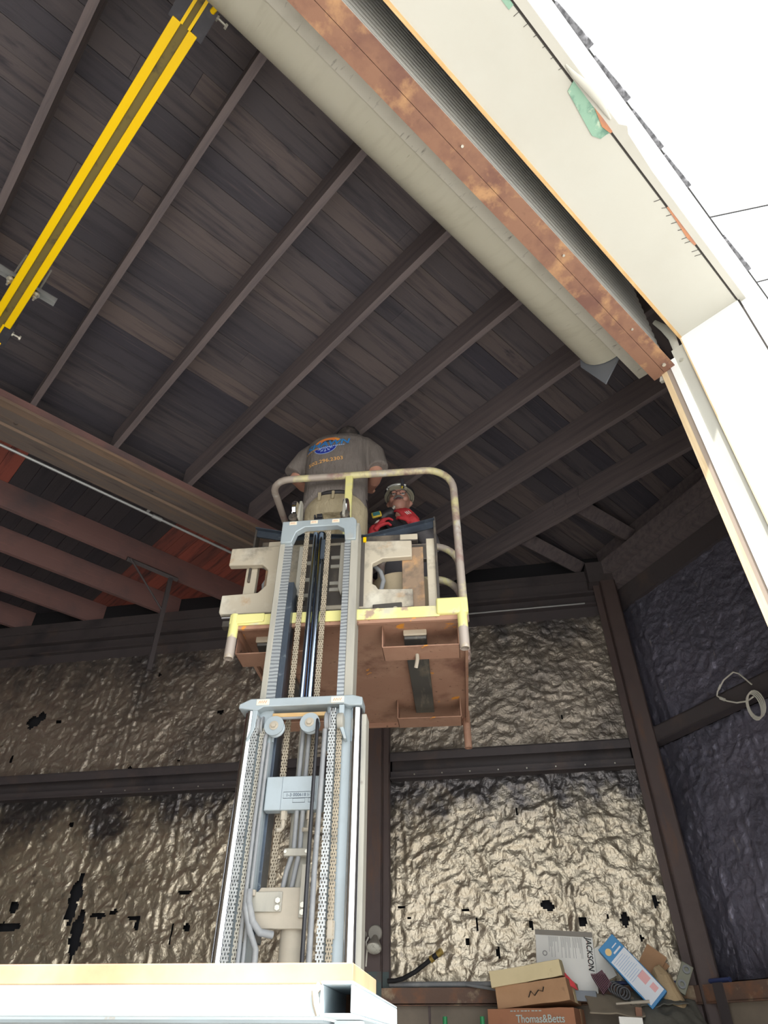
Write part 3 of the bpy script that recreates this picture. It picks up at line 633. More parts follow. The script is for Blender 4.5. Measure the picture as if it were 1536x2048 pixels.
tag(MB().tube([(-.98, 5.46, 1.948), (-.6, 5.46, 1.947), (-.45, 5.45, 1.945), (-.15, 5.40, 1.94), (-.05, 5.37, 1.9)], .017, 10).build('grey_pipe', 'hosegrey', None, WALL), 'dark grey pipe lying along the rear ledge left of the cartons', 'pipe')
tag(MB().tube([(-.45, 5.40, 1.942), (-.25, 5.36, 1.91), (-.08, 5.34, 1.84)], .009, 8).build('grey_hose', 'hosegrey', None, WALL), 'thin grey hose drooping off the ledge towards the cartons', 'hose')
hs = thing('air_hose', 'black hose with a brass fitting curling up in front of the foil', 'hose', (-.8, 5.4, 1.95), WALL)
MB().tube([(-.98, 5.40, 1.965), (-.93, 5.39, 1.965), (-.87, 5.37, 1.975), (-.78, 5.34, 2.01), (-.70, 5.31, 2.055), (-.655, 5.29, 2.08)], .0145, 14).build('hose', 'blackhose', hs, WALL)
MB().tube([(-.665, 5.295, 2.074), (-.645, 5.287, 2.085)], .022, 8).tube([(-.615, 5.277, 2.10), (-.585, 5.265, 2.118)], .021, 14).tube([(-.665, 5.29, 2.072), (-.655, 5.285, 2.055)], .006, 6).build('brass_fitting', 'brass', hs, WALL)
MB().tube([(-.65, 5.289, 2.082), (-.61, 5.275, 2.103)], .019, 14).build('crimp_sleeve', 'blackplastic', hs, WALL)
fl = thing('floodlight', 'twin round floodlight fixed to the brown column beside the mast', 'light', (-1.08, 5.35, 2.2), WALL)
MB().lathe([(.048, 0), (.052, .006), (.046, .012)], (-1.075, 5.415, 2.245), (0, -1, 0)).build('mounting_plate', 'lampback', fl, WALL)
MB().lathe([(.016, 0), (.024, .02), (.050, .075), (.055, .09), (.051, .092)], (-1.068, 5.375, 2.222), (.02, -.55, -.84)).build('lamp_housing', 'lampback', fl, WALL)
MB().lathe([(.050, 0), (.048, .006), (.030, .014), (.004, .018)], (-1.0665, 5.325, 2.145), (.02, -.55, -.84)).build('lamp_glass', 'lampglass', fl, WALL)
MB().lathe([(.015, 0), (.028, .03), (.040, .06), (.038, .066)], (-1.135, 5.40, 2.24), (-.8, -.3, -.2)).build('lamp_housing', 'lampback', fl, WALL)
MB().tube([(-1.12, 5.40, 2.22), (-1.135, 5.39, 2.19), (-1.13, 5.40, 2.14), (-1.14, 5.42, 2.05)], .006, 8).build('lamp_cord', 'cablewhite', fl, WALL)

# white cable coil on the right wall girt
cb = thing('cable_coil', 'white electric cable coil hanging from the right wall girt', 'cable', (.98, -.12, 3.58), RW)
MB().tube([(1.16, -.105, 3.54), (1.10, -.11, 3.645), (1.06, -.11, 3.675), (.98, -.13, 3.645), (.90, -.13, 3.59), (.885, -.13, 3.565), (.91, -.13, 3.535), (.95, -.13, 3.50), (1.02, -.13, 3.46), (1.10, -.13, 3.44), (1.16, -.13, 3.45)], .0055, 8).build('cable', 'cablewhite', cb, RW)
each(MB().tube([(.905, -.13, 3.54), (.935, -.13, 3.515)], .011, 8).tube([(.945, -.13, 3.625), (.915, -.13, 3.60)], .008, 8), 'cable_connector', 'cablewhite', cb, RW)
lp = MB()
for k in range(4):
    lp.tube([(1.13+.014*k+.05*math.sin(t*2*PI/18)*(1+.08*k)+.0, -.125-.008*k, 3.39+.09*math.cos(t*2*PI/18)) for t in range(18)], .005, 6, closed=True)
lp.build('coil_loops', 'cablewhite', cb, RW)

# power lines
for p, q, lb in [((5.21, .09, 9.0), (8.2, -4.0, 9.3), 'thin black overhead wire crossing the white sky beside the roof, the upper one'), ((6.3, .3, 9.0), (9.2, -4.6, 9.2), 'thin black overhead wire at the right edge of the sky, the lower one')]:
    p, q = Vector(p), Vector(q); d = q-p
    tag(MB().tube([p-d*.6, p, p+d*.5, q+d], .010, 6).build('power_line', 'wire'), lb, 'wire', 'overhead wires')

# ------------------------------------------------------------------ yellow overhead rail
yr = thing('overhead_rail', 'bright yellow slotted overhead rail hung beneath the joists', 'rail', (-.11, 2.2, 4.85))
def rx(y): return -.079 - (y-1.15)*.037
def railprof(mb, y0, y1, grow=0.0):
    for a, b, z0, z1 in [(-.056, -.018, 4.85, 4.858), (.018, .056, 4.85, 4.858), (-.056, -.048, 4.858, 4.95), (.048, .056, 4.858, 4.95), (-.056, .056, 4.942, 4.95)]:
        mb.hexa([(rx(y0)+a, y0, z0), (rx(y0)+b, y0, z0), (rx(y1)+b, y1, z0), (rx(y1)+a, y1, z0), (rx(y0)+a, y0, z1), (rx(y0)+b, y0, z1), (rx(y1)+b, y1, z1), (rx(y1)+a, y1, z1)])
m = MB(); railprof(m, 1.148, 3.16); m.build('track', 'yellow', yr, bevel=.003)
m = MB(); railprof(m, 3.30, 4.0); m.build('track', 'yellow', yr, bevel=.003)
m = MB()
for s_ in (-1, 1):
    for y0, y1 in ((.965, 1.15), (3.158, 3.302)): m.hexa([(rx(y0)+s_*.024, y0, 4.852), (rx(y0)+s_*.012, y0, 4.852), (rx(y1)+s_*.012, y1, 4.852), (rx(y1)+s_*.024, y1, 4.852), (rx(y0)+s_*.024, y0, 4.95), (rx(y0)+s_*.012, y0, 4.95), (rx(y1)+s_*.012, y1, 4.95), (rx(y1)+s_*.024, y1, 4.95)])
each(m, 'joint_lip', 'yellow', yr)
m = MB(); y0, y1 = .97, 4.0
m.hexa([(rx(y0)-.024, y0, 4.860), (rx(y0)+.024, y0, 4.860), (rx(y1)+.024, y1, 4.860), (rx(y1)-.024, y1, 4.860), (rx(y0)-.024, y0, 4.872), (rx(y0)+.024, y0, 4.872), (rx(y1)+.024, y1, 4.872), (rx(y1)-.024, y1, 4.872)])
m.build('slot_lining', 'olive', yr)
for yc in (1.06, 3.23):
    m = MB(); hl = .10 if yc < 2 else .085
    for s_ in (-1, 1):
        m.obox((rx(yc)+s_*.05, yc, 4.905), (.052, 2*hl, .10))
    c_ = each(m, 'splice_clamp', 'clampblack', yr)[1]
    b = MB(); x = rx(yc)+.09; yb = yc-.02
    b.cyl((x-.02, yb, 4.88), (x+.035, yb, 4.88), .0055, n=8).cyl((x-.018, yb, 4.88), (x-.006, yb, 4.88), .015, n=6).cyl((x+.026, yb, 4.88), (x+.036, yb, 4.88), .014, n=6)
    each(b, 'clamp_bolt', 'bolt', c_)
m = MB().tube([(rx(.97)+.05, 1.03, 4.855), (rx(.97)+.055, .99, 4.84), (rx(.97)+.062, .965, 4.835), (rx(.97)+.05, .955, 4.86)], .011, 8); m.build('end_hook', 'yellow', yr)
hg = thing('strut_hanger', 'grey strut channel hanger bolted across the lower end of the yellow rail', 'hanger', (-.13, 2.9, 4.95))
m = MB(); m.box(-.40, .03, 2.88, 2.884, 4.955, 4.985); m.box(-.40, .03, 2.92, 2.924, 4.955, 4.985); m.box(-.40, .03, 2.88, 2.924, 4.983, 4.987); m.build('strut', 'pipegrey', hg)
m = MB()
for s_ in (-1, 1):
    x = rx(2.9)+s_*.072
    m.cyl((x, 2.9, 4.885), (x, 2.9, 5.2), .006, n=8).cyl((x, 2.9, 4.935), (x, 2.9, 4.943), .02, n=16).cyl((x, 2.9, 4.91), (x, 2.9, 4.935), .012, n=6)
each(m, 'hanger_rod', 'bolt', hg)

# ------------------------------------------------------------------ forklift
fk = thing('forklift', 'blue-grey forklift with its mast raised high under the platform', 'forklift', (0, 0, 0), LIFT)
def P(mb, name, m, parent=fk, **k): return mb.build(name, m, parent, LIFT, **k)
# outer mast
m = MB()
m.box(-.232, -.150, 0, .014, 0, 2.75).box(-.164, -.150, .014, .11, 0, 2.75).box(-.232, -.16, .096, .11, 0, 2.75); P(m, 'outer_channel', 'mast', bevel=.002)
m = MB(); m.box(.118, .205, 0, .014, 0, 2.75).box(.118, .132, .014, .11, 0, 2.75).box(.125, .205, .096, .11, 0, 2.75); P(m, 'outer_channel', 'mast', bevel=.002)
m = MB(); m.box(.236, .262, .0, .09, 0, 2.72); P(m, 'outer_rail_edge', 'mastbeige', bevel=.003)
for u, rr in ((-.244, .023), (.221, .024)):
    m = MB().cyl((u, -.015, .9), (u, -.015, 2.735), rr, n=32); c_ = P(m, 'lift_cylinder', 'chrome')
    P(MB().cyl((u, -.015, 0), (u, -.015, .95), rr*1.6, n=24), 'cylinder_barrel', 'mastbeige', c_)
m = MB().prism([(-.296, 2.745), (-.296, 2.765), (-.245, 2.788), (.205, 2.79), (.248, 2.778), (.248, 2.742), (.19, 2.742), (.165, 2.752), (-.185, 2.750), (-.21, 2.735)], -.045, .055); hb = P(m, 'head_crossbar', 'mast', bevel=.004)
for u, t in ((-.222, -1), (.158, 1)):
    P(MB().prism([(u-.012, 2.75), (u+.012, 2.75), (u+.008, 2.66), (u+.006+.02*t, 2.60), (u-.006+.02*t, 2.60), (u-.010, 2.66)], -.04, .03), 'crossbar_leg', 'mast', hb, bevel=.003)
for u in (-.19, .14):
    s_ = P(MB().box(u-.028, u+.028, -.047, -.045, 2.757, 2.783), 'sticker', 'sticker', hb)
    P(MB().tube([(u-.018+.005*k, -.0478, 2.764+.012*(k % 2)) for k in range(8)], .0012, 5), 'sticker_print', 'redprint', s_)
P(MB().box(-.15, .085, -.01, .02, 2.715, 2.732), 'copper_bar', 'woodtrim')
P(MB().tube([(-.155, .03, 2.73), (-.155, .03, 2.62)], .012, 4).tube([(.098, -.01, 2.755), (.102, -.01, 2.56)], .008, 4), 'sheave_bracket', 'mast')
# chains
def chain(u, v, z0, z1, wd, m, name='lift_chain'):
    mb = MB(); z = z0; k = 0; p = .0125
    while z < z1:
        if k % 2: mb.box(u-wd*.5, u-wd*.3, v-.006, v+.006, z-.003, z+p+.003).box(u+wd*.3, u+wd*.5, v-.006, v+.006, z-.003, z+p+.003).box(u-wd*.10, u+wd*.10, v-.005, v+.005, z-.002, z+p+.002)
        else: mb.box(u-wd*.32, u-wd*.08, v-.006, v+.006, z-.003, z+p+.003).box(u+wd*.08, u+wd*.32, v-.006, v+.006, z-.003, z+p+.003)
        mb.cyl((u-wd*.56, v, z), (u+wd*.56, v, z), .0034, n=6)
        z += p; k += 1
    return P(mb, name, m, smooth=False)
chain(-.214, -.03, .9, 2.71, .026, 'chain'); chain(-.184, -.012, .9, 2.66, .022, 'mastbeige')
chain(.124, -.05, .9, 2.72, .026, 'chain'); chain(.150, -.018, .9, 2.69, .022, 'chaintan')
m = MB().lathe([(.04, 0), (.045, .004), (.038, .010), (.038, .018), (.045, .024), (.04, .028)], (.090, -.03, 2.675), (1, 0, 0)); P(m, 'chain_sheave', 'hosegrey')
m = MB().lathe([(.04, 0), (.042, .004), (.036, .010), (.036, .014), (.042, .02), (.04, .024)], (-.21, -.0, 2.68), (1, 0, 0)); P(m, 'chain_sheave', 'hosegrey')
m = MB().lathe([(.032, 0), (.034, .006), (.034, .02), (.032, .026)], (.142, -.028, 2.68), (1, 0, 0)); P(m, 'chain_sheave', 'mastbeige')
# hose pulleys
for u, z in ((-.132, 2.668), (.022, 2.677)):
    m = MB().lathe([(.043, 0), (.043, .005), (.032, .012), (.032, .022), (.040, .028), (.040, .034)], (u, -.035, z), (.05, 1, -.05), 32); c_ = P(m, 'hose_pulley', 'mast')
    P(MB().lathe([(.011, 0), (.011, .012)], (u, -.046, z), (.05, 1, -.05), 6).lathe([(.02, 0), (.018, .005)], (u, -.038, z), (.05, 1, -.05), 20), 'pulley_bolt', 'tanmetal', c_)
P(MB().tube([(-.168, -.02, .9), (-.170, -.02, 2.3), (-.168, -.02, 2.62), (-.150, -.01, 2.70), (-.11, .0, 2.715), (.0, .0, 2.715), (.03, .0, 2.70)], .0085, 10), 'hydraulic_hose', 'hosegrey')
P(MB().tube([(-.150, -.02, 1.0), (-.152, -.02, 2.3), (-.150, -.015, 2.60)], .007, 10), 'hydraulic_hose', 'hosegrey')
P(MB().tube([(.078, -.075, .9), (.066, -.075, 2.2), (.062, -.06, 2.62), (.055, -.03, 2.69)], .0075, 10), 'hydraulic_hose', 'blackplastic')
P(MB().tube([(.095, -.06, .9), (.088, -.055, 2.1), (.093, -.045, 2.64)], .0105, 10), 'hydraulic_hose', 'hosegrey')
# inner mast
m = MB(); m.box(-.236, -.208, .045, .16, 1.9, 3.80); P(m, 'inner_channel', 'mastbeige', bevel=.003)
m = MB(); m.box(-.208, -.166, .05, .062, 1.9, 3.80); P(m, 'ribbed_flange', 'ribbed')
m = MB(); m.box(-.166, -.138, .055, .15, 1.9, 3.46); P(m, 'inner_web', 'mastdark', bevel=.002)
m = MB(); m.box(.150, .190, .045, .16, 1.9, 3.80); P(m, 'inner_channel', 'mastbeige', bevel=.003)
m = MB(); m.box(.117, .150, .05, .062, 1.9, 3.80); P(m, 'ribbed_flange', 'ribbed')
m = MB().prism([(-.232, 3.845), (.162, 3.85), (.178, 3.83), (.178, 3.70), (.120, 3.70), (.112, 3.775), (.075, 3.80), (-.105, 3.80), (-.15, 3.77), (-.17, 3.70), (-.232, 3.70)], .03, .075); tb = P(m, 'top_crossbar', 'mast', bevel=.004)
for u in (-.172, -.055, .065):
    s_ = P(MB().box(u-.02, u+.02, .028, .03, 3.818, 3.840), 'sticker', 'sticker', tb)
    P(MB().tube([(u-.013+.004*k, .0272, 3.824+.009*(k % 2)) for k in range(7)], .001, 5), 'sticker_print', 'redprint', s_)
P(MB().box(.172, .192, .06, .14, 3.70, 3.83), 'channel_end', 'mastbeige', bevel=.003)
for u, v in ((-.160, 1), (.128, -1)):
    c_ = P(MB().lathe([(.048, -.013), (.052, -.009), (.052, .009), (.048, .013)], (u-.018*v*(1 if v > 0 else -.9), .07, 3.955), (1, 0, 0), 32), 'top_roller', 'chrome')
    P(MB().prism([(-.0, 3.85), (.085, 3.85), (.080, 3.92), (.06, 3.985), (.025, 3.985), (.005, 3.92)], u+.012*v, u+.026*v, 'yz'), 'roller_bracket', 'mastbeige', c_, bevel=.003)
    P(MB().cyl((u-.016, .025, 3.872), (u-.016, .085, 3.872), .026, n=20).cyl((u-.016, .018, 3.872), (u-.016, .03, 3.872), .009, n=8), 'roller_hub', 'carriagedark', c_)
P(MB().box(-.066, -.018, .06, .10, 3.845, 3.885).box(-.066, -.056, .05, .10, 3.88, 3.90).box(-.050, -.018, .05, .10, 3.882, 3.905), 'valve_block', 'blackplastic', bevel=.003)
# central cylinder, rods and lower tubes
P(MB().cyl((-.018, .10, 2.30), (-.022, .10, 3.80), .021, n=24), 'piston_rod', 'chromedark')
P(MB().cyl((-.052, .08, 2.79), (-.052, .08, 3.79), .0125, n=16), 'hose_pipe', 'chromedark')
P(MB().cyl((-.016, .10, 2.45), (-.016, .10, 2.75), .033, n=24), 'rod_gland', 'mastbeige')
P(MB().cyl((.0, .06, 1.0), (.0, .06, 1.94), .044, n=28), 'cylinder_barrel', 'tanmetal')
P(MB().cyl((.0, .07, 1.94), (-.005, .09, 2.45), .045, n=24), 'cylinder_barrel', 'mastbeige')
for k, (u0, u1, u2) in enumerate([(-.02, -.012, -.045), (.008, .012, -.012)]):
    P(MB().tube([(u2, .02, 2.05), (u2+.012, .015, 2.12), (u1, .015, 2.19), (u1, .015, 2.34), (u0, .03, 2.47), (u0, .05, 2.74)], .0095, 10), 'hydraulic_tube', 'hosegrey')
chain(-.100, .08, 1.95, 3.79, .024, 'chaintan'); chain(.020, .08, 1.95, 3.79, .024, 'chaintan')
P(MB().box(-.010, .010, .05, .06, 3.60, 3.72), 'anchor_plate', 'mastdark')
c_ = P(MB().box(-.146, .089, .0, .05, 2.335, 2.466), 'cross_member', 'mast', bevel=.003)
each(MB().box(-.0785, -.0775, -.0008, .0, 2.336, 2.465).box(.062, .063, -.0008, .0, 2.336, 2.465), 'cast_seam', 'mastdark', c_, LIFT)
text_mesh('cast_number', '1-3 000618 I-T', .017, 'mastdark', LIFT, (-.005, -.001, 2.392), parent=c_, sx=1.05)


b = MB()
for (a0_, a1_, z_, hh) in ((-.07, .058, 2.392, .012), (-.03, .02, 2.371, .008), (.034, .058, 2.371, .008)):
    b.tube([(a0_, -.001, z_-hh), (a1_, -.001, z_-hh), (a1_, -.001, z_+hh), (a0_, -.001, z_+hh)], .0008, 4, closed=True)
P(b, 'cast_frame', 'mastdark', c_)
for u in (-.066, .040):
    P(MB().cyl((u, .02, 2.335), (u, .02, 2.302), .014, n=6).cyl((u, .02, 2.302), (u, .02, 2.275), .009, n=12).tube([(u, .02, 2.276), (u-.006, .01, 2.264), (u-.02, .0, 2.262)], .008, 8), 'hose_fitting', 'tanmetal')
c_ = P(MB().box(-.047, .050, .0, .035, 2.170, 2.197), 'hose_clamp', 'mastbeige', bevel=.003)
each(MB().cyl((-.04, .0, 2.184), (-.04, -.006, 2.184), .006, n=8).cyl((.042, .0, 2.184), (.042, -.006, 2.184), .006, n=8), 'clamp_screw', 'bolt', c_, LIFT)
c_ = P(MB().prism([(-.155, 1.933), (.062, 1.933), (.062, 2.065), (-.12, 2.065), (-.145, 2.035), (-.155, 2.0)], .0, .02), 'lower_crossmember', 'tanmetal', bevel=.003)
P(MB().box(-.16, -.035, -.01, .0, 1.985, 2.05), 'clamp_plate', 'mastbeige', c_, bevel=.003)
P(MB().box(.03, .063, -.012, .0, 1.965, 2.14), 'clamp_plate', 'mastbeige', c_, bevel=.003)
b = MB()
for u, z in ((-.048, 2.02), (-.048, 1.997), (.045, 2.005), (.045, 1.982)): b.cyl((u, -.008, z), (u, -.02, z), .010, n=6)
each(b, 'plate_bolt', 'bolt', c_, LIFT)
P(MB().box(-.185, -.135, -.025, .0, 2.035, 2.055).box(-.185, -.178, -.02, .0, 1.99, 2.04), 'hose_bracket', 'tanmetal', bevel=.002)
P(MB().tube([(-.155, -.03, 2.05), (-.148, -.045, 2.01), (-.125, -.05, 1.95), (-.10, -.03, 1.92), (-.06, .0, 1.915)], .013, 10).tube([(-.165, -.03, 2.05), (-.155, -.05, 1.99), (-.13, -.05, 1.92), (-.11, -.02, 1.87), (-.108, -.01, 1.6)], .011, 10), 'hydraulic_hose', 'hosegrey')
P(MB().cyl((-.172, .0, 1.97), (-.172, .0, 1.925), .012, n=12).cyl((-.172, -.002, 1.925), (-.172, -.002, 1.895), .017, n=6).tube([(-.172, 0, 1.897), (-.18, -.01, 1.885), (-.19, -.01, 1.883)], .008, 8), 'hose_fitting', 'tanmetal')
P(MB().cyl((.150, -.01, 2.05), (.150, -.01, 1.93), .010, n=12).cyl((.150, -.012, 1.955), (.150, -.012, 1.90), .016, n=6), 'hose_fitting', 'tanmetal')
# carriage
hL = [(-.565, 3.695), (-.565, 3.812), (-.26, 3.815), (.20, 3.812), (.466, 3.800), (.466, 3.690), (.305, 3.687), (.268, 3.665), (.248, 3.655), (.247, 3.525), (.268, 3.512), (.282, 3.488), (.466, 3.480), (.466, 3.372), (-.05, 3.378), (-.565, 3.380), (-.572, 3.395), (-.572, 3.498), (-.375, 3.505), (-.352, 3.53), (-.335, 3.55), (-.335, 3.65), (-.352, 3.67), (-.372, 3.69)]
P(MB().prism(hL, .205, .245), 'carriage_plate', 'carriage', bevel=.005)
P(MB().box(-.135, .12, .199, .205, 3.40, 3.79), 'carriage_centre', 'carriagedark', bevel=.003)
P(MB().box(.12, .205, .2025, .206, 3.385, 3.808), 'carriage_web', 'carriagegrease', bevel=.002)
P(MB().cyl((-.55, .21, 3.362), (.42, .21, 3.362), .009, n=14), 'sideshift_rod', 'chrome')
P(MB().box(-.55, .58, .225, .27, 3.315, 3.352), 'lower_fork_bar', 'carriagedark', bevel=.003)
P(MB().box(-.40, .50, .235, .275, 3.822, 3.868), 'upper_fork_bar', 'carriagedark', bevel=.004)
each(MB().box(.40, .50, .230, .236, 3.826, 3.864).box(-.36, -.26, .230, .236, 3.826, 3.864), 'bar_lug', 'carriage', fk, LIFT, bevel=.003)
P(MB().box(.545, .60, .25, .29, 3.30, 3.84), 'carriage_side_bar', 'carriage', bevel=.004)
P(MB().box(-.475, -.41, .25, .29, 3.44, 3.84), 'carriage_side_bar', 'carriage', bevel=.004)
each(MB().box(.47, .60, .252, .285, 3.30, 3.37).box(.44, .56, .252, .285, 3.70, 3.80), 'side_bar_foot', 'carriagedark', fk, LIFT, bevel=.003)
lb_ = each(MB().box(.592, .606, .235, .30, 3.30, 3.985).box(-.455, -.443, .235, .30, 3.60, 3.985), 'load_backrest', 'carriagedark', fk, LIFT, bevel=.002)[0]
m = MB()
for (p, q) in (((.60, 3.955), (.20, 3.86)), ((.20, 3.86), (-.20, 3.90)), ((-.20, 3.90), (-.45, 3.965))):
    m.hexa([(q[0], .24, q[1]-.045), (p[0], .24, p[1]-.045), (p[0], .25, p[1]-.045), (q[0], .25, q[1]-.045), (q[0], .24, q[1]), (p[0], .24, p[1]), (p[0], .25, p[1]), (q[0], .25, q[1])])
    m.hexa([(q[0], .215, q[1]), (p[0], .215, p[1]), (p[0], .25, p[1]), (q[0], .25, q[1]), (q[0], .215, q[1]+.006), (p[0], .215, p[1]+.006), (p[0], .25, p[1]+.006), (q[0], .25, q[1]+.006)])
P(m, 'backrest_bar', 'mastdark', lb_)
P(MB().box(.195, .212, .195, .205, 3.80, 3.832), 'yellow_tag', 'yellow')
c_ = P(MB().prism([(.255, 3.385), (.408, 3.392), (.408, 3.318), (.385, 3.31), (.365, 3.325), (.30, 3.325), (.285, 3.305), (.258, 3.315)], .19, .205), 'hook_bracket', 'carriagedark', bevel=.004)
each(MB().cyl((.285, .19, 3.342), (.285, .178, 3.342), .013, n=16).cyl((.375, .19, 3.347), (.375, .178, 3.347), .013, n=16), 'hook_bolt', 'tanmetal', c_, LIFT)
c_ = P(MB().prism([(-.145, 3.385), (-.085, 3.385), (-.085, 3.325), (-.10, 3.30), (-.13, 3.30), (-.145, 3.325)], .17, .185), 'hook_bracket', 'carriagedark', bevel=.003)
each(MB().cyl((-.115, .17, 3.332), (-.115, .158, 3.332), .013, n=12), 'hook_bolt', 'bolt', c_, LIFT)
P(MB().prism([(-.43, 3.365), (-.35, 3.352), (-.355, 3.335), (-.385, 3.29), (-.40, 3.295)], .19, .21), 'latch_hook', 'carriagedark', bevel=.002)
# tall slim tilt links beside the cylinders
P(MB().prism([(-.150, 3.745), (-.118, 3.745), (-.118, 3.46), (-.095, 3.41), (-.12, 3.40), (-.15, 3.45)], .13, .16), 'roller_plate', 'mastbeige', bevel=.004)
P(MB().prism([(.08, 3.755), (.105, 3.755), (.108, 3.45), (.095, 3.42), (.078, 3.46)], .13, .16), 'roller_plate', 'mastbeige', bevel=.004)
b = MB()
for z in (3.48, 3.52, 3.63, 3.69): b.box(.02, .085, .19, .20, z, z+.02)
for z in (3.45, 3.55, 3.66): b.box(-.12, -.06, .19, .20, z, z+.022)
each(b, 'carriage_rib', 'mastbeige', fk, LIFT)
P(MB().tube([(.25, .30, 3.70), (.285, .30, 3.66), (.30, .30, 3.60), (.285, .30, 3.53), (.262, .30, 3.50)], .013, 10), 'carriage_hose', 'hosegrey')
P(MB().tube([(-.34, .28, 3.66), (-.37, .28, 3.60), (-.36, .28, 3.53)], .014, 10), 'carriage_hose', 'hosegrey')
# forks
for u, lbl in ((.468, None), (-.30, None)):
    f_ = P(MB().prism([(.255, 3.80), (.285, 3.80), (.285, 3.255), (.325, 3.250), (1.27, 3.246), (1.27, 3.238), (.33, 3.205), (.27, 3.215), (.255, 3.25)], u-.058, u+.058, 'yz'), 'fork', 'fork', bevel=.004)
    P(MB().box(u-.059, u+.059, .245, .256, 3.36, 3.78), 'fork_shank_face', 'shank', f_, bevel=.002)
    P(MB().box(u-.06, u+.06, .243, .257, 3.225, 3.325).box(u-.05, u+.05, .235, .25, 3.295, 3.33), 'fork_heel', 'carriage', f_, bevel=.006)
# truck body under the mast
P(MB().box(-.34, .31, -.62, -.06, .12, .86), 'power_unit', 'mast', bevel=.03)
P(MB().cyl((-.25, -.35, .12), (.22, -.35, .12), .12, n=24), 'drive_wheel', 'blackplastic')
for u in (-.42, .37):
    lg = P(MB().box(u-.05, u+.05, -.1, 1.1, .05, .16), 'straddle_leg', 'mast', bevel=.01)
    P(MB().cyl((u-.04, 1.02, .07), (u+.04, 1.02, .07), .07, n=20), 'leg_wheel', 'blackplastic', lg)
P(MB().box(-.45, .40, -.06, .12, .05, .2), 'base_bar', 'mast', bevel=.01)

# ------------------------------------------------------------------ work platform on the forks
ZP = 3.255
wp = thing('work_platform', 'rusty steel work platform with a yellow pipe guardrail on the forks', 'platform', (.13, .75, ZP), LIFT)
def Q(mb, name, m, parent=wp, **k): return mb.build(name, m, parent, LIFT, **k)
Q(MB().box(-.42, .735, .11, 1.46, ZP, ZP+.006), 'floor_pan', 'rustpan')
Q(MB().box(-.42, .735, .12, 1.45, ZP+.045, ZP+.05), 'deck_plate', 'rustpan')
Q(MB().box(-.45, .60, .095, .104, ZP-.012, ZP+.048), 'front_edge', 'paleyellow', bevel=.003)
Q(MB().box(-.45, .735, .104, .12, ZP-.03, ZP+.045), 'front_edge_back', 'rustpan')
each(MB().box(.722, .737, .12, 1.46, ZP-.035, ZP+.05).box(-.437, -.42, .12, 1.46, ZP-.035, ZP+.05).box(-.42, .735, 1.448, 1.46, ZP-.03, ZP+.05), 'side_edge', 'rustpan', wp, LIFT)
Q(MB().box(.585, .742, .082, .13, ZP-.005, ZP+.085), 'corner_gusset', 'paleyellow', bevel=.01)
Q(MB().prism([(-.46, ZP+.05), (-.28, ZP+.05), (-.28, ZP+.0), (-.46, ZP-.01)], .085, .10), 'corner_gusset', 'paleyellow', bevel=.008)
for u, v in ((-.437, .105), (.71, .105), (.725, 1.43)):
    s_ = MB(); n_ = 24
    s_.lathe([(.020, -.08), (.024, -.08), (.024, .05), (.020, .05), (.020, -.08)], (u, v, ZP-.0), (0, 0, 1), n_, cap=False)
    so = Q(s_, 'post_socket', 'paleyellow' if v < 1 else 'rustpan')
    Q(MB().lathe([(.0195, -.19), (.0238, -.19), (.0238, -.08), (.0195, -.08), (.0195, -.19)], (u, v, ZP), (0, 0, 1), n_, cap=False), 'socket_end', 'rail' if v < 1 else 'rustpan', so)
for (a, b) in ((.305, .69), (-.44, -.05)):
    for v0, v1 in ((.19, .335), (1.09, 1.235)):
        m = MB(); m.box(a, b, v0, v1, ZP-.122, ZP-.116); m.box(a, a+.006, v0, v1, ZP-.122, ZP); m.box(b-.006, b, v0, v1, ZP-.122, ZP)
        st_ = Q(m, 'fork_strap', 'rustpan', bevel=.002)
    if a > 0:
        Q(MB().tube([(.475, .27, ZP-.112), (.475, .30, ZP-.135), (.465, .325, ZP-.17)], .010, 8), 'strap_bolt', 'tanmetal')
# guardrail: front hoop, middle post and side hoops
def hoop(pts, r=.0225): return MB().tube(pts, r, 14)
zt = 4.385
fr_ = [(.727, .27, ZP+.05), (.727, .27, 4.18)] + [(a, .27, b) for a, b in arc(.557, 4.215, .17, 0, 90, 8)] + [(-.30, .27, zt)] + [(-.30+.12*-math.sin(R(k*15)), .27+.12*(1-math.cos(R(k*15))), zt) for k in range(1, 7)] + [(-.42, .9, zt), (-.42, 1.40, zt)]
Q(hoop(fr_), 'front_rail', 'rail')
Q(MB().box(.062, .108, .255, .285, ZP+.05, zt-.01), 'middle_post', 'paleyellow', bevel=.004)
for v, z in ((.63, 4.06), (.72, 3.87)):
    Q(hoop([(.25, v, ZP+.05), (.25, v, z-.17)] + [(a, v, b) for a, b in arc(.40, z-.15, .15, 180, 90, 6)] + [(a, v, b) for a, b in arc(.575, z-.16, .16, 90, 0, 8)] + [(.735, v, ZP+.05)]), 'side_rail_hoop', 'rail')
Q(hoop([(-.42, 1.40, ZP+.05), (-.42, 1.40, zt)], .02), 'rear_post', 'rail')

# tan bucket on the platform
bk = thing('bucket', 'tan round bucket standing on the platform behind the fork carriage', 'bucket', (.40, .52, ZP+.05), LIFT)
MB().lathe([(.145, 0), (.165, .30), (.178, .345), (.178, .365), (.165, .365), (.14, .02)], (.385, .50, ZP+.05), (0, 0, 1), 32, cap=False).build('body', 'tanbucket', bk, LIFT)

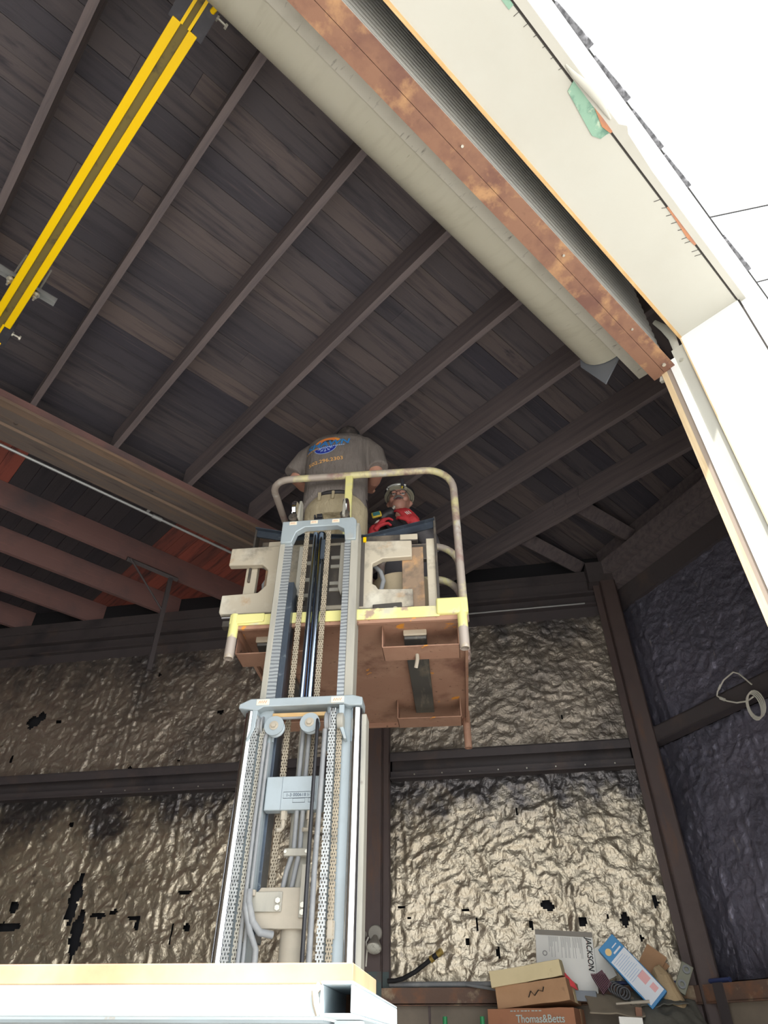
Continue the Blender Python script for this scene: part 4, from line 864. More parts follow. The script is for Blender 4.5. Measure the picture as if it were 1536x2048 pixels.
# ------------------------------------------------------------------ people
def hand_tubes(mb, o, d, n, s=1.0, curl=.9, side=1):
    """o wrist point, d direction to the fingers, n palm normal (the way fingers curl), thumb on the given side"""
    o, d, n = Vector(o), Vector(d).normalized(), Vector(n); n = (n - d*n.dot(d)).normalized(); t = d.cross(n)*side
    for k in range(5):
        a = o + t*(-.03+.015*k)*s
        mb.tube([a-d*.012*s+n*.002, a+d*.045*s, a+d*.088*s], [.016*s, .0165*s, .0125*s], 10)
    for k, (off, ln) in enumerate([(-.032, .066), (-.011, .078), (.010, .073), (.030, .058)]):
        p = o + d*.086*s + t*off*s; pts = [p - d*.02*s, p]; ang = .15
        for sg in (.42, .33, .25):
            ang += curl*(.55 if sg > .4 else .75)
            p = p + (d*math.cos(ang) + n*math.sin(ang))*ln*sg*s; pts.append(p)
        mb.tube(pts, [.0095*s, .0098*s, .0088*s, .0082*s, .0068*s], 9)
    b = o + d*.025*s - t*.034*s; q = b - t*.018*s + d*.028*s + n*.012*s
    mb.tube([b + t*.015*s, b - t*.004*s, q, q + (d*.8 + n*.55)*.026*s, q + (d*.6+n*.9)*.044*s], [.013*s, .0135*s, .0115*s, .010*s, .008*s], 9)
ZF = ZP+.05
# standing man seen from behind
p1 = thing('person', 'person standing with his back turned, grey printed polo and khaki trousers', 'person', (-.03, .52, ZF), LIFT)
def A1(mb, name, m, parent=p1, **k): return mb.build(name, m, parent, LIFT, **k)
b = MB()
b.ell((.008, .575, 5.005), (.078, .098, .112), rot=(-10, 0, 0))
b.ell((.008, .63, 4.95), (.055, .055, .07))                                   # jaw
b.tube([(.008, .67, 5.0), (.008, .688, 4.975)], [.011, .014], 8)             # nose
b.tube([(-.075, .58, 4.975), (-.088, .575, 4.99), (-.082, .57, 5.015)], [.010, .014, .010], 8).tube([(.091, .58, 4.975), (.104, .575, 4.99), (.098, .57, 5.015)], [.010, .014, .010], 8)
b.tube([(-.01, .545, 4.88), (.0, .555, 4.94), (.006, .57, 4.98)], [.065, .06, .058], 14)
b.loft([(-.03, .50, 4.25, .16, .105), (-.03, .50, 4.45, .165, .11), (-.025, .51, 4.7, .165, .10), (-.02, .53, 4.86, .165, .09), (-.015, .545, 4.93, .10, .07)], 20)
for sx, sh, el, wr in ((-1, (-.195, .545, 4.895), (-.345, .52, 4.605), (-.215, .80, 4.72)), (1, (.15, .545, 4.895), (.232, .50, 4.595), (.14, .79, 4.72))):
    sh, el, wr = Vector(sh), Vector(el), Vector(wr)
    b.tube([sh, sh.lerp(el, .5), el, el.lerp(wr, .35), wr], [.058, .054, .045, .046, .029], 14)
    hand_tubes(b, wr, (wr-el) + Vector((-sx*.02, .05, .12)), (0, .3, .9), 1.0, .6, sx)
for sx in (-1, 1):
    x = -.03+sx*.095
    b.tube([(x, .50, 4.25), (x, .505, 3.95), (x, .50, 3.8), (x, .50, 3.38)], [.095, .082, .062, .045], 14)
A1(b, 'body', 'skin', remesh=.006)
h = MB(); h.ell((.008, .572, 5.020), (.084, .103, .105), rot=(-10, 0, 0)); hair = A1(h, 'hair', 'hair')
for v in list(hair.data.vertices): pass
cut = MB(); cut.tube([(-.082, .55, 4.99), (-.072, .535, 5.05), (-.035, .53, 5.10), (.008, .53, 5.118), (.051, .53, 5.10), (.088, .535, 5.05), (.098, .55, 4.99)], .009, 8); A1(cut, 'headband', 'blackplastic')
s_ = MB()
s_.loft([(-.04, .505, 4.362, .213, .150), (-.04, .50, 4.43, .211, .144), (-.042, .50, 4.55, .210, .142), (-.044, .50, 4.68, .214, .142), (-.042, .508, 4.80, .217, .139), (-.036, .518, 4.88, .213, .130), (-.03, .533, 4.935, .186, .114), (-.02, .545, 4.968, .125, .09), (-.008, .55, 4.99, .072, .07)], 32, 2.7)
for sh, mid, el in (((-.165, .535, 4.905), (-.275, .53, 4.80), (-.352, .518, 4.655)), ((.12, .535, 4.905), (.20, .52, 4.80), (.238, .502, 4.642))):
    s_.tube([Vector(sh)+Vector((0, 0, .0)), sh, mid, el], [.05, .080, .082, .074], 18)
for v in s_.bm.verts:
    if v.co.z < 4.5: v.co.z -= .10*min(1.2, abs(v.co.x+.03)/.2)**3*(1 if v.co.z < 4.47 else .4)
shirt = A1(s_, 'polo_shirt', 'shirt', remesh=.009)
cl_ = MB().tube([(-.005+.074*math.cos(2*PI*k/20), .552+.07*math.sin(2*PI*k/20), 4.985+.012*math.cos(2*PI*k/20)) for k in range(20)], .011, 8, closed=True); A1(cl_, 'collar', 'shirt')
t_ = MB()
t_.loft([(-.03, .505, 4.350, .192, .136), (-.03, .505, 4.32, .198, .143), (-.03, .50, 4.26, .207, .152), (-.03, .50, 4.17, .205, .145)], 28, 2.2)
for sx in (-1, 1):
    x = -.03+sx*.102
    t_.tube([(x, .50, 4.22), (x, .505, 4.05), (x+.004*sx, .50, 3.80), (x+.008*sx, .50, 3.42), (x+.008*sx, .505, 3.345)], [.105, .104, .088, .076, .076], 18)
trs = A1(t_, 'khaki_trousers', 'khaki', remesh=.010)
A1(MB().tube([(-.03+.192*math.cos(2*PI*k/28), .505+.136*math.sin(2*PI*k/28), 4.338) for k in range(28)], .018, 8, closed=True), 'belt', 'belt')
each(MB().box(-.128, -.108, .352, .366, 4.27, 4.335).box(-.037, -.02, .342, .358, 4.27, 4.335), 'belt_loop', 'khaki', trs, LIFT, bevel=.003)
for sx in (-1, 1): A1(MB().loft([(-.03+sx*.11, .53, ZF, .05, .135), (-.03+sx*.11, .53, ZF+.03, .05, .135), (-.03+sx*.11, .51, ZF+.08, .045, .09)], 20), 'shoe', 'belt')
# printed back: phone number, name, sun, half disc with a snowflake
PY = .20
def decal(mb, name, m): 
    o = mb.build(name, m, shirt, LIFT, smooth=False); shrink(o, shirt, .003); return o
def fan(mb, cx, cz, rx_, rz_, a0, a1, tilt=.13, n=28, rings=5):
    prev = None
    for k in range(rings+1):
        f = k/rings; row = []
        for i in range(n+1):
            a = R(a0+(a1-a0)*i/n); x = rx_*f*math.cos(a); z = rz_*f*math.sin(a)
            row.append(mb.bm.verts.new((cx+x, PY, cz+z+tilt*x)))
        if prev:
            for i in range(n): mb.bm.faces.new((prev[i], prev[i+1], row[i+1], row[i]))
        prev = row
    return mb
def dtext(body, size, m, x, z, rot=7.5, sx=1.0, shear=0, bold=0, off=.004):
    cu = bpy.data.curves.new('print', 'FONT'); cu.body = body; cu.size = size; cu.align_x = 'CENTER'; cu.align_y = 'CENTER'; cu.shear = shear; cu.offset = bold; cu.resolution_u = 3
    to = bpy.data.objects.new('print', cu); COL.objects.link(to)
    dg = bpy.context.evaluated_depsgraph_get(); dg.update()
    me = bpy.data.meshes.new_from_object(to.evaluated_get(dg)); bpy.data.objects.remove(to)
    bm = bmesh.new(); bm.from_mesh(me); bmesh.ops.triangulate(bm, faces=bm.faces)
    bmesh.ops.subdivide_edges(bm, edges=[e for e in bm.edges if e.calc_length() > .012], cuts=2, use_grid_fill=False)
    M = Euler((R(90), 0, 0)).to_matrix().to_4x4() @ Matrix.Rotation(R(rot), 4, 'Z') @ Matrix.Diagonal((sx, 1, 1, 1))
    for v in bm.verts: v.co = M @ v.co
    bm.to_mesh(me); bm.free(); me.materials.clear(); me.materials.append(G[m])
    o = bpy.data.objects.new('shirt_print', me); COL.objects.link(o); place(o, LIFT @ Matrix.Translation((x, PY, z)), shirt); shrink(o, shirt, off)
    return o
decal(fan(MB(), -.095, 4.808, .088, .050, 2, 178), 'sun_print', 'logo_orange')
decal(fan(MB(), -.108, 4.760, .079, .076, 180, 360), 'half_disc_outline', 'logo_pale')
o_ = decal(fan(MB(), -.108, 4.760, .075, .071, 180, 360), 'half_disc_print', 'logo_navy'); o_.modifiers['wrap'].offset = .0042
sn = MB()
for a in (200, 235, 270, 305, 340):
    ca, sa = math.cos(R(a)), math.sin(R(a))
    def bar(x0, z0, x1, z1, w_):
        dx, dz = x1-x0, z1-z0; l_ = math.hypot(dx, dz); nx_, nz_ = -dz/l_*w_, dx/l_*w_
        vs = [sn.bm.verts.new((-.107+x, PY, 4.753+z+.13*x)) for x, z in ((x0+nx_, z0+nz_), (x0-nx_, z0-nz_), (x1-nx_, z1-nz_), (x1+nx_, z1+nz_))]; sn.bm.faces.new(vs)
    bar(.010*ca, .010*sa, .055*ca, .055*sa, .0024)
    for s2 in (-1, 1):
        cb_, sb_ = math.cos(R(a+35*s2)), math.sin(R(a+35*s2))
        bar(.032*ca, .032*sa, .032*ca+.016*cb_, .032*sa+.016*sb_, .002)
o_ = decal(sn, 'snowflake_print', 'logo_pale'); o_.modifiers['wrap'].offset = .0055
dtext('SHAWN', .075, 'logo_blue', -.097, 4.785, sx=1.08, shear=.25, bold=.0022, off=.0062)
dtext('HEATING', .023, 'logo_yellow', -.195, 4.738, sx=1.0, bold=.0005, off=.0066)
sb = MB()
for k in range(13):
    x0_ = -.150+.0135*k; vs_ = [sb.bm.verts.new((x, PY, z+.13*x)) for x, z in ((x0_, 4.758), (x0_+.010, 4.758), (x0_+.010, 4.768), (x0_, 4.768))]; sb.bm.faces.new(vs_)
o_ = decal(sb, 'small_print', 'logo_pale'); o_.modifiers['wrap'].offset = .0066
o_ = decal(fan(MB(), -.095, 4.806, .040, .022, 0, 180), 'mountain_print', 'navy'); o_.modifiers['wrap'].offset = .0045
dtext('502.296.2303', .044, 'logo_yellow', -.098, 4.617, rot=8, bold=.0004, off=.0045)

# second man facing the camera in a helmet
p2 = thing('person', 'person in an olive hard hat with red gloves, facing down from the platform', 'person', (.37, 1.05, ZF), LIFT)
def A2(mb, name, m, parent=p2, **k): return mb.build(name, m, parent, LIFT, **k)
HX, HV, HZ2 = .342, 1.0, 4.762
b = MB()
b.ell((HX, HV+.02, HZ2+.01), (.079, .098, .115), rot=(8, 0, 0))
b.ell((HX, HV-.03, HZ2-.06), (.056, .06, .062))
b.tube([(HX, HV-.082, HZ2+.035), (HX, HV-.103, HZ2+.005), (HX, HV-.092, HZ2-.006)], [.009, .014, .015], 8)
b.tube([(HX-.05, HV-.066, HZ2+.042), (HX-.02, HV-.083, HZ2+.047), (HX+.02, HV-.083, HZ2+.047), (HX+.05, HV-.066, HZ2+.042)], .010, 8)
for sx in (-1, 1):
    b.tube([(HX+sx*.076, HV+.02, HZ2-.03), (HX+sx*.090, HV+.025, HZ2), (HX+sx*.082, HV+.03, HZ2+.03)], [.009, .013, .010], 8)
    b.ell((HX+sx*.045, HV-.05, HZ2-.012), (.026, .026, .022))
b.tube([(HX, HV+.05, HZ2-.20), (HX, HV+.03, HZ2-.11), (HX, HV+.01, HZ2-.05)], [.062, .058, .055], 14)
b.loft([(.37, 1.06, 4.08, .14, .10), (.37, 1.06, 4.3, .155, .10), (.36, 1.06, 4.46, .17, .095), (.35, 1.05, 4.56, .10, .07)], 20)
ARM2 = [((.19, 1.03, 4.49), (.13, .92, 4.19), (.178, .80, 4.36)), ((.52, 1.03, 4.49), (.575, .90, 4.25), (.450, .79, 4.415))]
for sh, el, wr in ARM2:
    b.tube([sh, Vector(sh).lerp(Vector(el), .5), el, Vector(el).lerp(Vector(wr), .4), wr], [.056, .05, .042, .042, .028], 14)
for sx in (-1, 1): b.tube([(.37+sx*.09, 1.06, 4.1), (.37+sx*.09, 1.05, 3.8), (.37+sx*.095, 1.06, 3.38)], [.09, .065, .045], 14)
A2(b, 'body', 'skin2', remesh=.006)
s_ = MB(); s_.loft([(.37, 1.06, 4.06, .175, .125), (.37, 1.06, 4.3, .180, .125), (.36, 1.06, 4.42, .195, .12), (.355, 1.055, 4.505, .185, .105), (.35, 1.05, 4.56, .12, .085), (.345, 1.045, 4.595, .075, .072)], 30, 2.2)
for sh, el, wr in ARM2:
    sh, el, wr = Vector(sh), Vector(el), Vector(wr)
    s_.tube([sh.lerp(Vector((.37, 1.05, 4.5)), .3), sh, sh.lerp(el, .6), el, el.lerp(wr, .45), el.lerp(wr, .80)], [.06, .077, .068, .060, .052, .043], 16)
A2(s_, 'work_shirt', 'shirt_dark', remesh=.009)
t_ = MB(); t_.loft([(.37, 1.06, 4.12, .17, .12), (.37, 1.06, 4.0, .18, .13), (.37, 1.06, 3.92, .175, .125)], 24)
for sx in (-1, 1): t_.tube([(.37+sx*.09, 1.06, 4.0), (.37+sx*.095, 1.05, 3.75), (.37+sx*.10, 1.06, 3.36)], [.10, .085, .072], 16)
A2(t_, 'trousers', 'navy', remesh=.012)
for sx in (-1, 1): A2(MB().loft([(.37+sx*.10, 1.02, ZF, .05, .135), (.37+sx*.10, 1.02, ZF+.03, .05, .135), (.37+sx*.10, 1.05, ZF+.08, .045, .09)], 20), 'shoe', 'belt')
# gloves
for (sh, el, wr), d, n_, sd_ in ((ARM2[0], (.55, -.02, .70), (.6, .6, -.3), 1), (ARM2[1], (-.58, -.04, .82), (-.40, .75, .0), -1)):
    g_ = MB(); wr = Vector(wr); el = Vector(el)
    g_.tube([el.lerp(wr, .74), wr, wr+Vector(d).normalized()*.02], [.041, .034, .030], 14)
    hand_tubes(g_, wr, d, n_, 1.15, .75 if sd_ > 0 else .42, sd_)
    gl = A2(g_, 'red_glove', 'redglove', remesh=.004)
    dn = Vector(d).normalized(); nn = Vector(n_); nn = (nn-dn*nn.dot(dn)).normalized(); tt = dn.cross(nn)
    k_ = MB()
    for off in (-.012, .004, .018): k_.tube([wr+dn*.045+tt*off-nn*.020, wr+dn*.075+tt*(off+.004)-nn*.0195], .003, 6)
    A2(k_, 'glove_print', 'glovewhite', gl)
# helmet
h = MB(); pr = []
for k in range(9):
    a = R(90*k/8); pr.append((.103*math.cos(a)**.9 if k < 8 else .004, .112*math.sin(a)))
h.lathe(pr, (HX, HV+.015, HZ2+.065), (.0, .10, 1), 32)
hel = A2(h, 'hard_hat', 'helmet')
A2(MB().lathe([(.1035, -.012), (.112, -.012), (.112, .002), (.1035, .002), (.1035, -.012)], (HX, HV+.013, HZ2+.065), (0, .10, 1), 32, cap=False), 'hat_brim', 'helmet', hel)
A2(MB().ell((HX, HV-.093, HZ2+.052), (.07, .035, .006), rot=(-8, 0, 0)), 'hat_peak', 'helmet', hel)
hl = A2(MB().tube([(HX+.109*math.sin(R(a)), HV+.013-.109*math.cos(R(a)), HZ2+.088) for a in range(-95, 96, 10)], .0085, 8, flat=1.5), 'headlamp_strap', 'blackplastic')
A2(MB().tube([(HX+.112*math.sin(R(a)), HV+.011-.112*math.cos(R(a)), HZ2+.090) for a in range(-42, 36, 6)], .010, 10, flat=1.0), 'lamp_bar', 'lens', hl)
A2(MB().ell((HX-.082, HV-.062, HZ2+.084), (.011, .011, .011)), 'side_lamp', 'lens', hl)
A2(MB().obox((HX+.035, HV-.128, HZ2+.072), (.024, .02, .075), (14, 0, 0)), 'lamp_clip', 'clampblack', hl, bevel=.004)
A2(MB().cyl((HX+.033, HV-.135, HZ2+.034), (HX+.032, HV-.14, HZ2+.018), .008, .005, n=10), 'clip_tip', 'label_yellow', hl)
# glasses, eyes, beard
gs = MB()
for sx in (-1, 1):
    gs.tube([(HX+sx*.034+.026*math.cos(2*PI*k/18), HV-.099+.006*abs(math.cos(2*PI*k/18)), HZ2+.020+.019*math.sin(2*PI*k/18)) for k in range(18)], .0022, 6, closed=True)
    gs.tube([(HX+sx*.060, HV-.094, HZ2+.024), (HX+sx*.084, HV-.04, HZ2+.024), (HX+sx*.086, HV+.02, HZ2+.022)], .0022, 6)
gs.tube([(HX-.008, HV-.102, HZ2+.024), (HX+.008, HV-.102, HZ2+.024)], .0022, 6)
A2(gs, 'eyeglasses', 'clampblack')
for sx in (-1, 1):
    e_ = A2(MB().ell((HX+sx*.034, HV-.072, HZ2+.020), (.014, .011, .008)), 'eye', 'lens')
    A2(MB().ell((HX+sx*.034, HV-.081, HZ2+.019), (.0055, .004, .0055)), 'pupil', 'ink', e_)
m_ = MB().tube([(HX-.035, HV-.078, HZ2-.030), (HX-.015, HV-.093, HZ2-.022), (HX, HV-.097, HZ2-.020), (HX+.015, HV-.093, HZ2-.022), (HX+.035, HV-.078, HZ2-.030)], [.005, .010, .009, .010, .005], 8)
A2(m_, 'moustache', 'greyhair')
A2(MB().tube([(HX-.018, HV-.088, HZ2-.042), (HX, HV-.093, HZ2-.041), (HX+.018, HV-.088, HZ2-.042)], [.003, .005, .003], 8), 'mouth', 'maroon')
# cordless tool with a yellow label in his hands
dt = thing('cordless_tool', 'black cordless tool with a yellow label held in red gloves', 'tool', (.27, .83, 4.3), LIFT)
MB().tube([(.215, .83, 4.475), (.26, .83, 4.505), (.30, .82, 4.525), (.318, .80, 4.535)], [.034, .045, .040, .022], 14).tube([(.27, .84, 4.49), (.315, .85, 4.43), (.36, .85, 4.36)], [.045, .055, .055], 14).build('tool_body', 'blackplastic', dt, LIFT, remesh=.006)
lb2 = MB().obox((.198, .785, 4.478), (.07, .02, .045), (8, -14, 0)).build('yellow_label', 'label_yellow', dt, LIFT, bevel=.008)
MB().obox((.198, .773, 4.478), (.05, .004, .028), (8, -14, 0)).build('label_panel', 'label_teal', lb2, LIFT, bevel=.004)
MB().cyl((.312, .80, 4.535), (.326, .785, 4.548), .011, n=14).build('tool_nose', 'bolt', dt, LIFT)

# ------------------------------------------------------------------ carton pile on a steel shelf
sh = thing('storage_shelf', 'steel shelf under the carton pile at the foot of the rear wall', 'shelf', (.35, 5.15, 0), WALL)
MB().box(-.42, 1.0, 4.90, 5.40, 1.50, 1.53).build('shelf_top', 'shelfsteel', sh, WALL)
for x in (-.40, .98):
    for y in (4.92, 5.38): MB().box(x-.02, x+.02, y-.02, y+.02, 0, 1.5).build('leg', 'shelfsteel', sh, WALL)
def carton(name, label, m, c, size, rot, cat='carton', grp=None):
    """closed carton of real thickness, c = centre, rot = degrees about z then tilts"""
    M = WALL @ Matrix.Translation(c) @ Euler((R(rot[0]), R(rot[1]), R(rot[2]))).to_matrix().to_4x4()
    t = bpy.data.objects.new(name, None); COL.objects.link(t); place(t, M @ Matrix.Translation((0, 0, -size[2]/2))); tag(t, label, cat, grp)
    a, b_, c2 = [q/2 for q in size]
    mb = MB(); mb.box(-a, a, -b_, b_, -c2, c2)
    bmesh.ops.subdivide_edges(mb.bm, edges=mb.bm.edges, cuts=5, use_grid_fill=True)
    for v in mb.bm.verts:
        v.co += Vector((1, 1, 1))*0 + Vector((noise.noise(v.co*9+Vector(c)), noise.noise(v.co*9+Vector((5, 0, 0))), noise.noise(v.co*9+Vector((0, 5, 0)))))*.0045
    o = mb.build('carton_body', m, t, M, sharp=30, bevel=.002)
    return t, M
# big printed carton
C1 = Vector((.215, 5.00, 1.665))
t1, M1 = carton('cardboard_carton', 'reddish-brown carton printed Thomas&Betts at the bottom of the pile', 'cardboard_red', (-.005, 5.19, 1.665), (.535, .30, .27), (0, 0, -14))
text_mesh('carton_print', 'Thomas&Betts', .054, 'paleink', M1, (.06, -.1545, .082), parent=t1, sx=.92, bold=.0006)
m = MB()
for k in range(9): m.box(-.12+.022*k, -.12+.022*k+random.uniform(.008, .018), -.1553, -.154, .119, .124)
m.build('small_print', 'paleink', t1, M1)
m = MB()
for k in range(3): m.box(.268, .2705, .0, .06-.01*k, .0-.02*k, .012-.02*k)
m.build('side_print', 'greyink', t1, M1)
MB().box(.05, .10, .0, .0015, -.135, .135, Matrix.Translation((.269, -.03, 0)) @ Matrix.Rotation(R(90), 4, 'Z')).build('packing_tape', 'cardboard', t1, M1)
MB().box(.13, .23, -.1555, -.154, .042, .045).build('print_rule', 'paleink', t1, M1)
t2, M2 = carton('cardboard_carton', 'brown carton with a dark smudge, on top of the printed carton', 'cardboard', (.02, 5.21, 1.865), (.46, .28, .115), (-4, -5, -16))
MB().tube([(-.02, -.146, -.02), (.0, -.147, .01), (.02, -.146, -.015), (.05, -.147, .01), (.075, -.146, .0), (.085, -.147, .022)], .008, 8, flat=.2).build('smudge', 'ink', t2, M2)
MB().box(.231, .2325, -.02, .05, -.057, .057).build('packing_tape', 'cardboard_pale', t2, M2)
t3, M3 = carton('cardboard_carton', 'long pale cream carton lying tilted across the brown carton', 'cardboard_pale', (-.035, 5.14, 1.975), (.46, .12, .085), (0, -7, -10))
t4, M4 = carton('white_carton', 'flat white carton printed JACKSON leaning against the foil', 'whitecard', (.225, 5.36, 2.04), (.375, .07, .37), (-8, 4, -2))
text_mesh('carton_print', 'JACKSON', .05, 'ink', M4, (.158, -.039, .06), rot=(90, 90, 0), parent=t4, sx=.85, shear=.2, bold=.0008)
m = MB()
for cx in (-.07, .01, .085):
    for k in range(9):
        x = cx-.03+.0072*k; l_ = random.choice([.03, .06, .09, .12])
        m.box(x, x+.0022, -.0395, -.038, .15-l_, .15)
m.build('fine_print', 'greyink', t4, M4)
MB().box(-.1875, .1875, -.0392, -.0382, .155, .186).build('grey_band', 'greyband', t4, M4)
MB().lathe([(.010, 0), (.016, 0), (.016, .001), (.010, .001), (.010, 0)], (-.13, -.0385, .05), (0, -1, 0), 16, cap=False).build('round_mark', 'greyink', t4, M4)
MB().box(.148, .1495, -.0393, -.038, -.02, .14).build('red_rule', 'redprint', t4, M4)
t5, M5 = carton('blue_carton', 'blue carton with a white label standing tilted on the pile', 'bluecard', (.615, 5.17, 1.985), (.135, .10, .40), (-6, -40, -4))
MB().box(-.060, .063, -.0525, -.050, -.183, .105).build('white_label', 'bluelabel', t5, M5)
m = MB()
for k in range(11): m.box(-.052+.004*(k % 3), .03+.006*(k % 4), -.0535, -.052, .088-.013*k, .0895-.013*k)
m.build('fine_print', 'bluecard', t5, M5)
MB().box(.0, .05, -.0533, -.052, -.10, -.04).box(.01, .045, -.0533, -.052, -.16, -.12).build('pink_print', 'pinkprint', t5, M5)
MB().cyl((-.03, -.050, .15), (-.03, -.053, .15), .02, n=20).build('round_seal', 'orangeprint', t5, M5)
m = MB(); m.box(-.01, .05, -.0518, -.050, .118, .128).box(.005, .045, -.0518, -.050, .148, .154)
m.build('white_strokes', 'bluelabel', t5, M5)
m = MB(); m.obox((0, 0, 0), (.12, .004, .19)); b_ = m.build('plastic_sleeve', 'whitecard', None, WALL @ Matrix.Translation((.45, 5.36, 2.04)) @ Euler((R(-12), R(-22), R(-10))).to_matrix().to_4x4(), bevel=.001)
tag(b_, 'clear grey printed plastic sleeve tucked behind the white carton', 'sleeve')
m = MB(); Mx = WALL @ Matrix.Translation((.755, 5.33, 2.03)) @ Euler((R(-10), R(38), R(-8))).to_matrix().to_4x4()
f_ = thing('cardboard_flap', 'brown torn cardboard flap standing up behind the blue carton', 'cardboard', (.755, 5.33, 1.95), WALL)
MB().obox((0, 0, 0), (.13, .004, .20)).build('flap', 'cardboard', f_, Mx)
MB().obox((.055, .02, -.02), (.05, .004, .19), (0, 14, -30)).build('flap', 'cardboard', f_, Mx)
kp = MB(); kp.tube([(.78, 5.27, 2.0), (.80, 5.24, 1.95), (.815, 5.22, 1.88), (.85, 5.20, 1.80), (.88, 5.19, 1.74)], [.035, .052, .062, .055, .04], 16)
for v in kp.bm.verts: v.co += Vector((noise.noise(v.co*22), noise.noise(v.co*22+Vector((9, 0, 0))), noise.noise(v.co*25+Vector((0, 9, 0)))))*.016
tag(kp.build('kraft_paper', 'tanpaper', None, WALL, sharp=20), 'crumpled tan kraft paper wad below the brown flap', 'paper')
pb = thing('bearing_plate', 'grey metal plate with two round bushings beside the corner column', 'metal plate', (.92, 5.28, 1.9), WALL)
Mb = WALL @ Matrix.Translation((.93, 5.27, 1.955)) @ Euler((R(-8), R(32), R(-5))).to_matrix().to_4x4()
MB().box(-.035, .035, -.01, .01, -.085, .085).build('plate', 'plate', pb, Mb, bevel=.004)
each(MB().lathe([(.013, 0), (.024, 0), (.024, .014), (.013, .014), (.013, 0)], (.0, -.01, .05), (0, -1, 0), 24, cap=False).lathe([(.013, 0), (.024, 0), (.024, .014), (.013, .014), (.013, 0)], (.0, -.01, -.04), (0, -1, 0), 24, cap=False), 'bushing', 'hosegrey', pb, Mb)
def cloth(name, label, m, x0, x1, y0, y1, zf, cat, thick=.006, fq=16, amp=.02, n=26):
    mb = MB(); g = []
    for j in range(n+1):
        row = []
        for i in range(n+1):
            x = x0+(x1-x0)*i/n; y = y0+(y1-y0)*j/n
            row.append(mb.bm.verts.new((x+.01*noise.noise(Vector((y*20, x0, 0))), y, zf(x, y)+amp*(1-2*abs(noise.noise(Vector((x*fq, y*fq*.5, x0))))))))
        g.append(row)
    for j in range(n):
        for i in range(n): mb.bm.faces.new((g[j][i], g[j][i+1], g[j+1][i+1], g[j+1][i]))
    o = mb.build(name, m, None, WALL, sharp=50); s_ = o.modifiers.new('thick', 'SOLIDIFY'); s_.thickness = thick
    return tag(o, label, cat)
cloth('cardboard_sheet', 'dusty torn cardboard sheet draped beside the printed carton', 'cardboard_grey', .31, .62, 4.98, 5.22, lambda x, y: 1.775+(y-4.98)*.42-(x-.31)*.08, 'cardboard', fq=6, amp=.012)
cloth('canvas_tarp', 'grey-green folded canvas heap in front of the corner column', 'canvas', .58, .96, 4.93, 5.24, lambda x, y: 1.66+(y-4.93)*.55-.25*max(0, x-.85), 'canvas', fq=9, amp=.035)
cloth('canvas_bag', 'dark folded canvas under the blue carton', 'canvas', .56, .90, 5.12, 5.30, lambda x, y: 1.80+(y-5.12)*.4, 'canvas', fq=11, amp=.02)
t6, M6 = carton('plastic_tray', 'blue-grey plastic case below the white carton', 'greytray', (.315, 5.22, 1.865), (.13, .10, .055), (0, 4, -6), 'case')
rb = MB(); rb.prism([(-.02, 0), (.05, -.035), (.035, .0), (-.015, .055)], -.02, .02); tag(rb.build('red_pouch', 'redglove', None, WALL @ Matrix.Translation((.215, 5.12, 1.925))), 'small red and brown torn pouch between the cream and white cartons', 'pouch')
mf = MB()
for k in range(9): mf.obox((-.036+.009*k, 0, -.0015*k), (.005, .05, .12-.007*k))
mf.box(-.04, .04, .02, .03, -.055, .05)
tag(mf.build('finned_part', 'maroon', None, WALL @ Matrix.Translation((.425, 5.19, 1.94)) @ Euler((R(-8), R(-28), 0)).to_matrix().to_4x4(), smooth=False), 'maroon ribbed finned part beside the white carton', 'finned part')
ccb = MB()
for k in range(5): ccb.tube([(.485+.018*k*.8+.03*math.cos(2*PI*t/16), 5.17-.01*k, 1.905-.008*k+.03*math.sin(2*PI*t/16)) for t in range(16)], .006, 6, closed=True)
tag(ccb.build('cable_coil', 'cableblack', None, WALL), 'dark coiled cord in the pile left of the blue carton', 'cord')
tag(MB().tube([(.47, 5.02, 1.818), (.56, 5.0, 1.822)], .006, 10).tube([(.555, 5.0, 1.822), (.66, 4.99, 1.826)], .0085, 10).build('metal_rod', 'tanmetal', None, WALL), 'thin metal rod lying on the canvas below the blue carton', 'rod')
tag(MB().obox((.58, 5.0, 1.715), (.035, .03, .17), (0, 6, 0)).build('rusty_offcut', 'rustbar', None, WALL), 'rusty orange steel offcut between cardboard sheet and canvas', 'offcut')
tag(MB().obox((.53, 4.98, 1.728), (.13, .05, .05), (0, 3, 0)).build('white_block', 'whitecard', None, WALL), 'small white block at the bottom of the picture below the cardboard sheet', 'block')
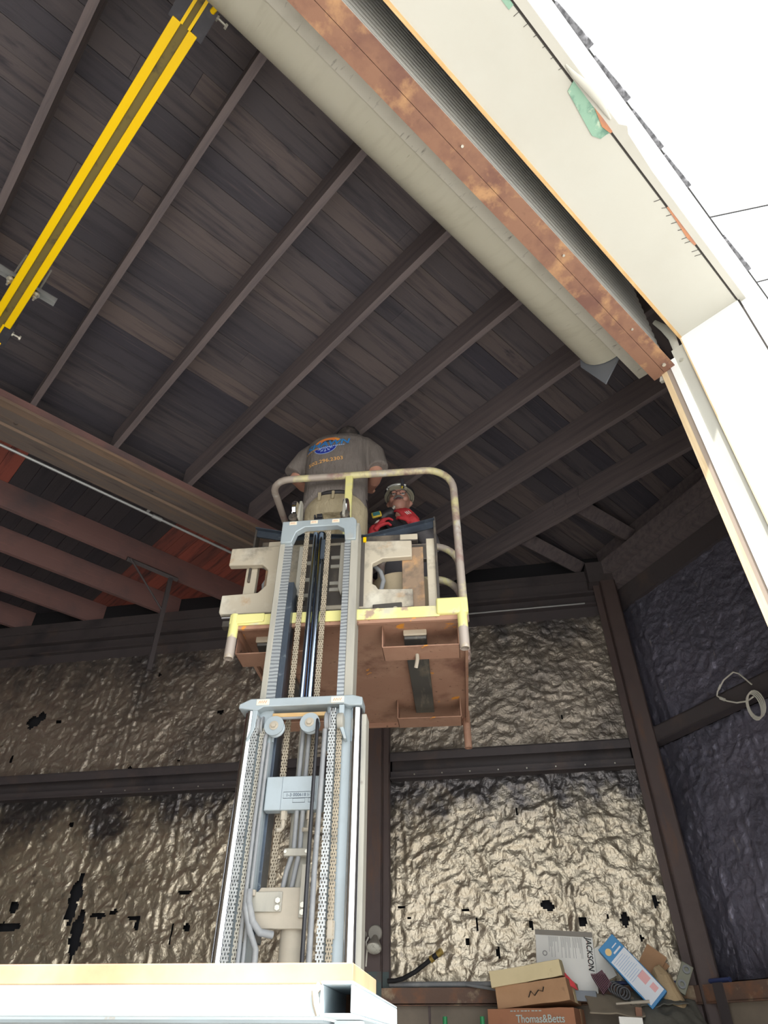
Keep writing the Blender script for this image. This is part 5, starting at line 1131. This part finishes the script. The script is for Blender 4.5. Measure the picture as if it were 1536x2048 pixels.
for x, lb in ((-.565, 'green plastic bottle cap at the bottom left of the carton pile'), (-.335, 'green plastic bottle cap touching the printed carton')):
    bt = thing('bottle', lb.replace('bottle cap', 'capped bottle'), 'bottle', (x, 5.1, 1.53), WALL)
    MB().lathe([(.03, 0), (.03, .15), (.012, .19), (.012, .20)], (x, 5.1, 1.53), (0, 0, 1), 20).build('bottle_body', 'greenplastic', bt, WALL)
    MB().cyl((x, 5.1, 1.725), (x, 5.1, 1.762), .014, n=16).build('cap', 'greenplastic', bt, WALL)
MB().box(-.62, -.42, 5.0, 5.30, 1.50, 1.53).build('shelf_extension', 'shelfsteel', sh, WALL)

# ------------------------------------------------------------------ foreground steel rack
rk = thing('steel_rack', 'pale blue painted square-tube steel rack across the lower left foreground', 'rack', (.1, -1.2, 0), LIFT)
def K(mb, name, m, parent=rk, **k): return mb.build(name, m, parent, LIFT, **k)
def sq_tube_y(u, v0, v1, z, s=.0265, t=.0045):
    m = MB()
    m.box(u-s, u+s, v0, v1, z-s*.85, z-s*.85+t).box(u-s, u+s, v0, v1, z+s*.85-t, z+s*.85).box(u-s, u-s+t, v0, v1, z-s*.85+t, z+s*.85-t).box(u+s-t, u+s, v0, v1, z-s*.85+t, z+s*.85-t)
    return m
K(sq_tube_y(.4155, -1.45, -.66, 1.6615), 'side_tube', 'racksteel', bevel=.002)
K(MB().box(.3935, .4375, -1.20, -1.19, 1.6425, 1.6805), 'tube_plug', 'rackrust')
K(MB().box(-1.3, .389, -1.445, -1.395, 1.640, 1.680), 'front_tube', 'racksteel', bevel=.004)
K(MB().tube([(.388, -1.446, 1.679), (.380, -1.449, 1.67), (.383, -1.449, 1.655), (.388, -1.446, 1.642)], .006, 8), 'weld_bead', 'tanmetal')
K(MB().box(-1.3, .389, -.70, -.65, 1.640, 1.680), 'rear_tube', 'racksteel', bevel=.004)
K(MB().prism([(-1.39, 1.633), (-1.2, 1.633), (-1.2, 1.637), (-1.39, 1.637)], -1.3, .385, 'yz'), 'shelf_lip', 'mast')
for u, v in ((-1.25, -1.42), (.4155, -1.30), (-1.25, -.68), (.4155, -.69)): K(MB().box(u-.0225, u+.0225, v-.022, v+.022, 0, 1.638), 'leg', 'racksteel')
tag(MB().box(-1.28, .437, -1.425, -1.09, 1.6815, 1.710).build('steel_plate', 'orangebeam', None, LIFT, bevel=.002), 'long rust-orange steel plate lying on top of the pale blue rack', 'steel plate')
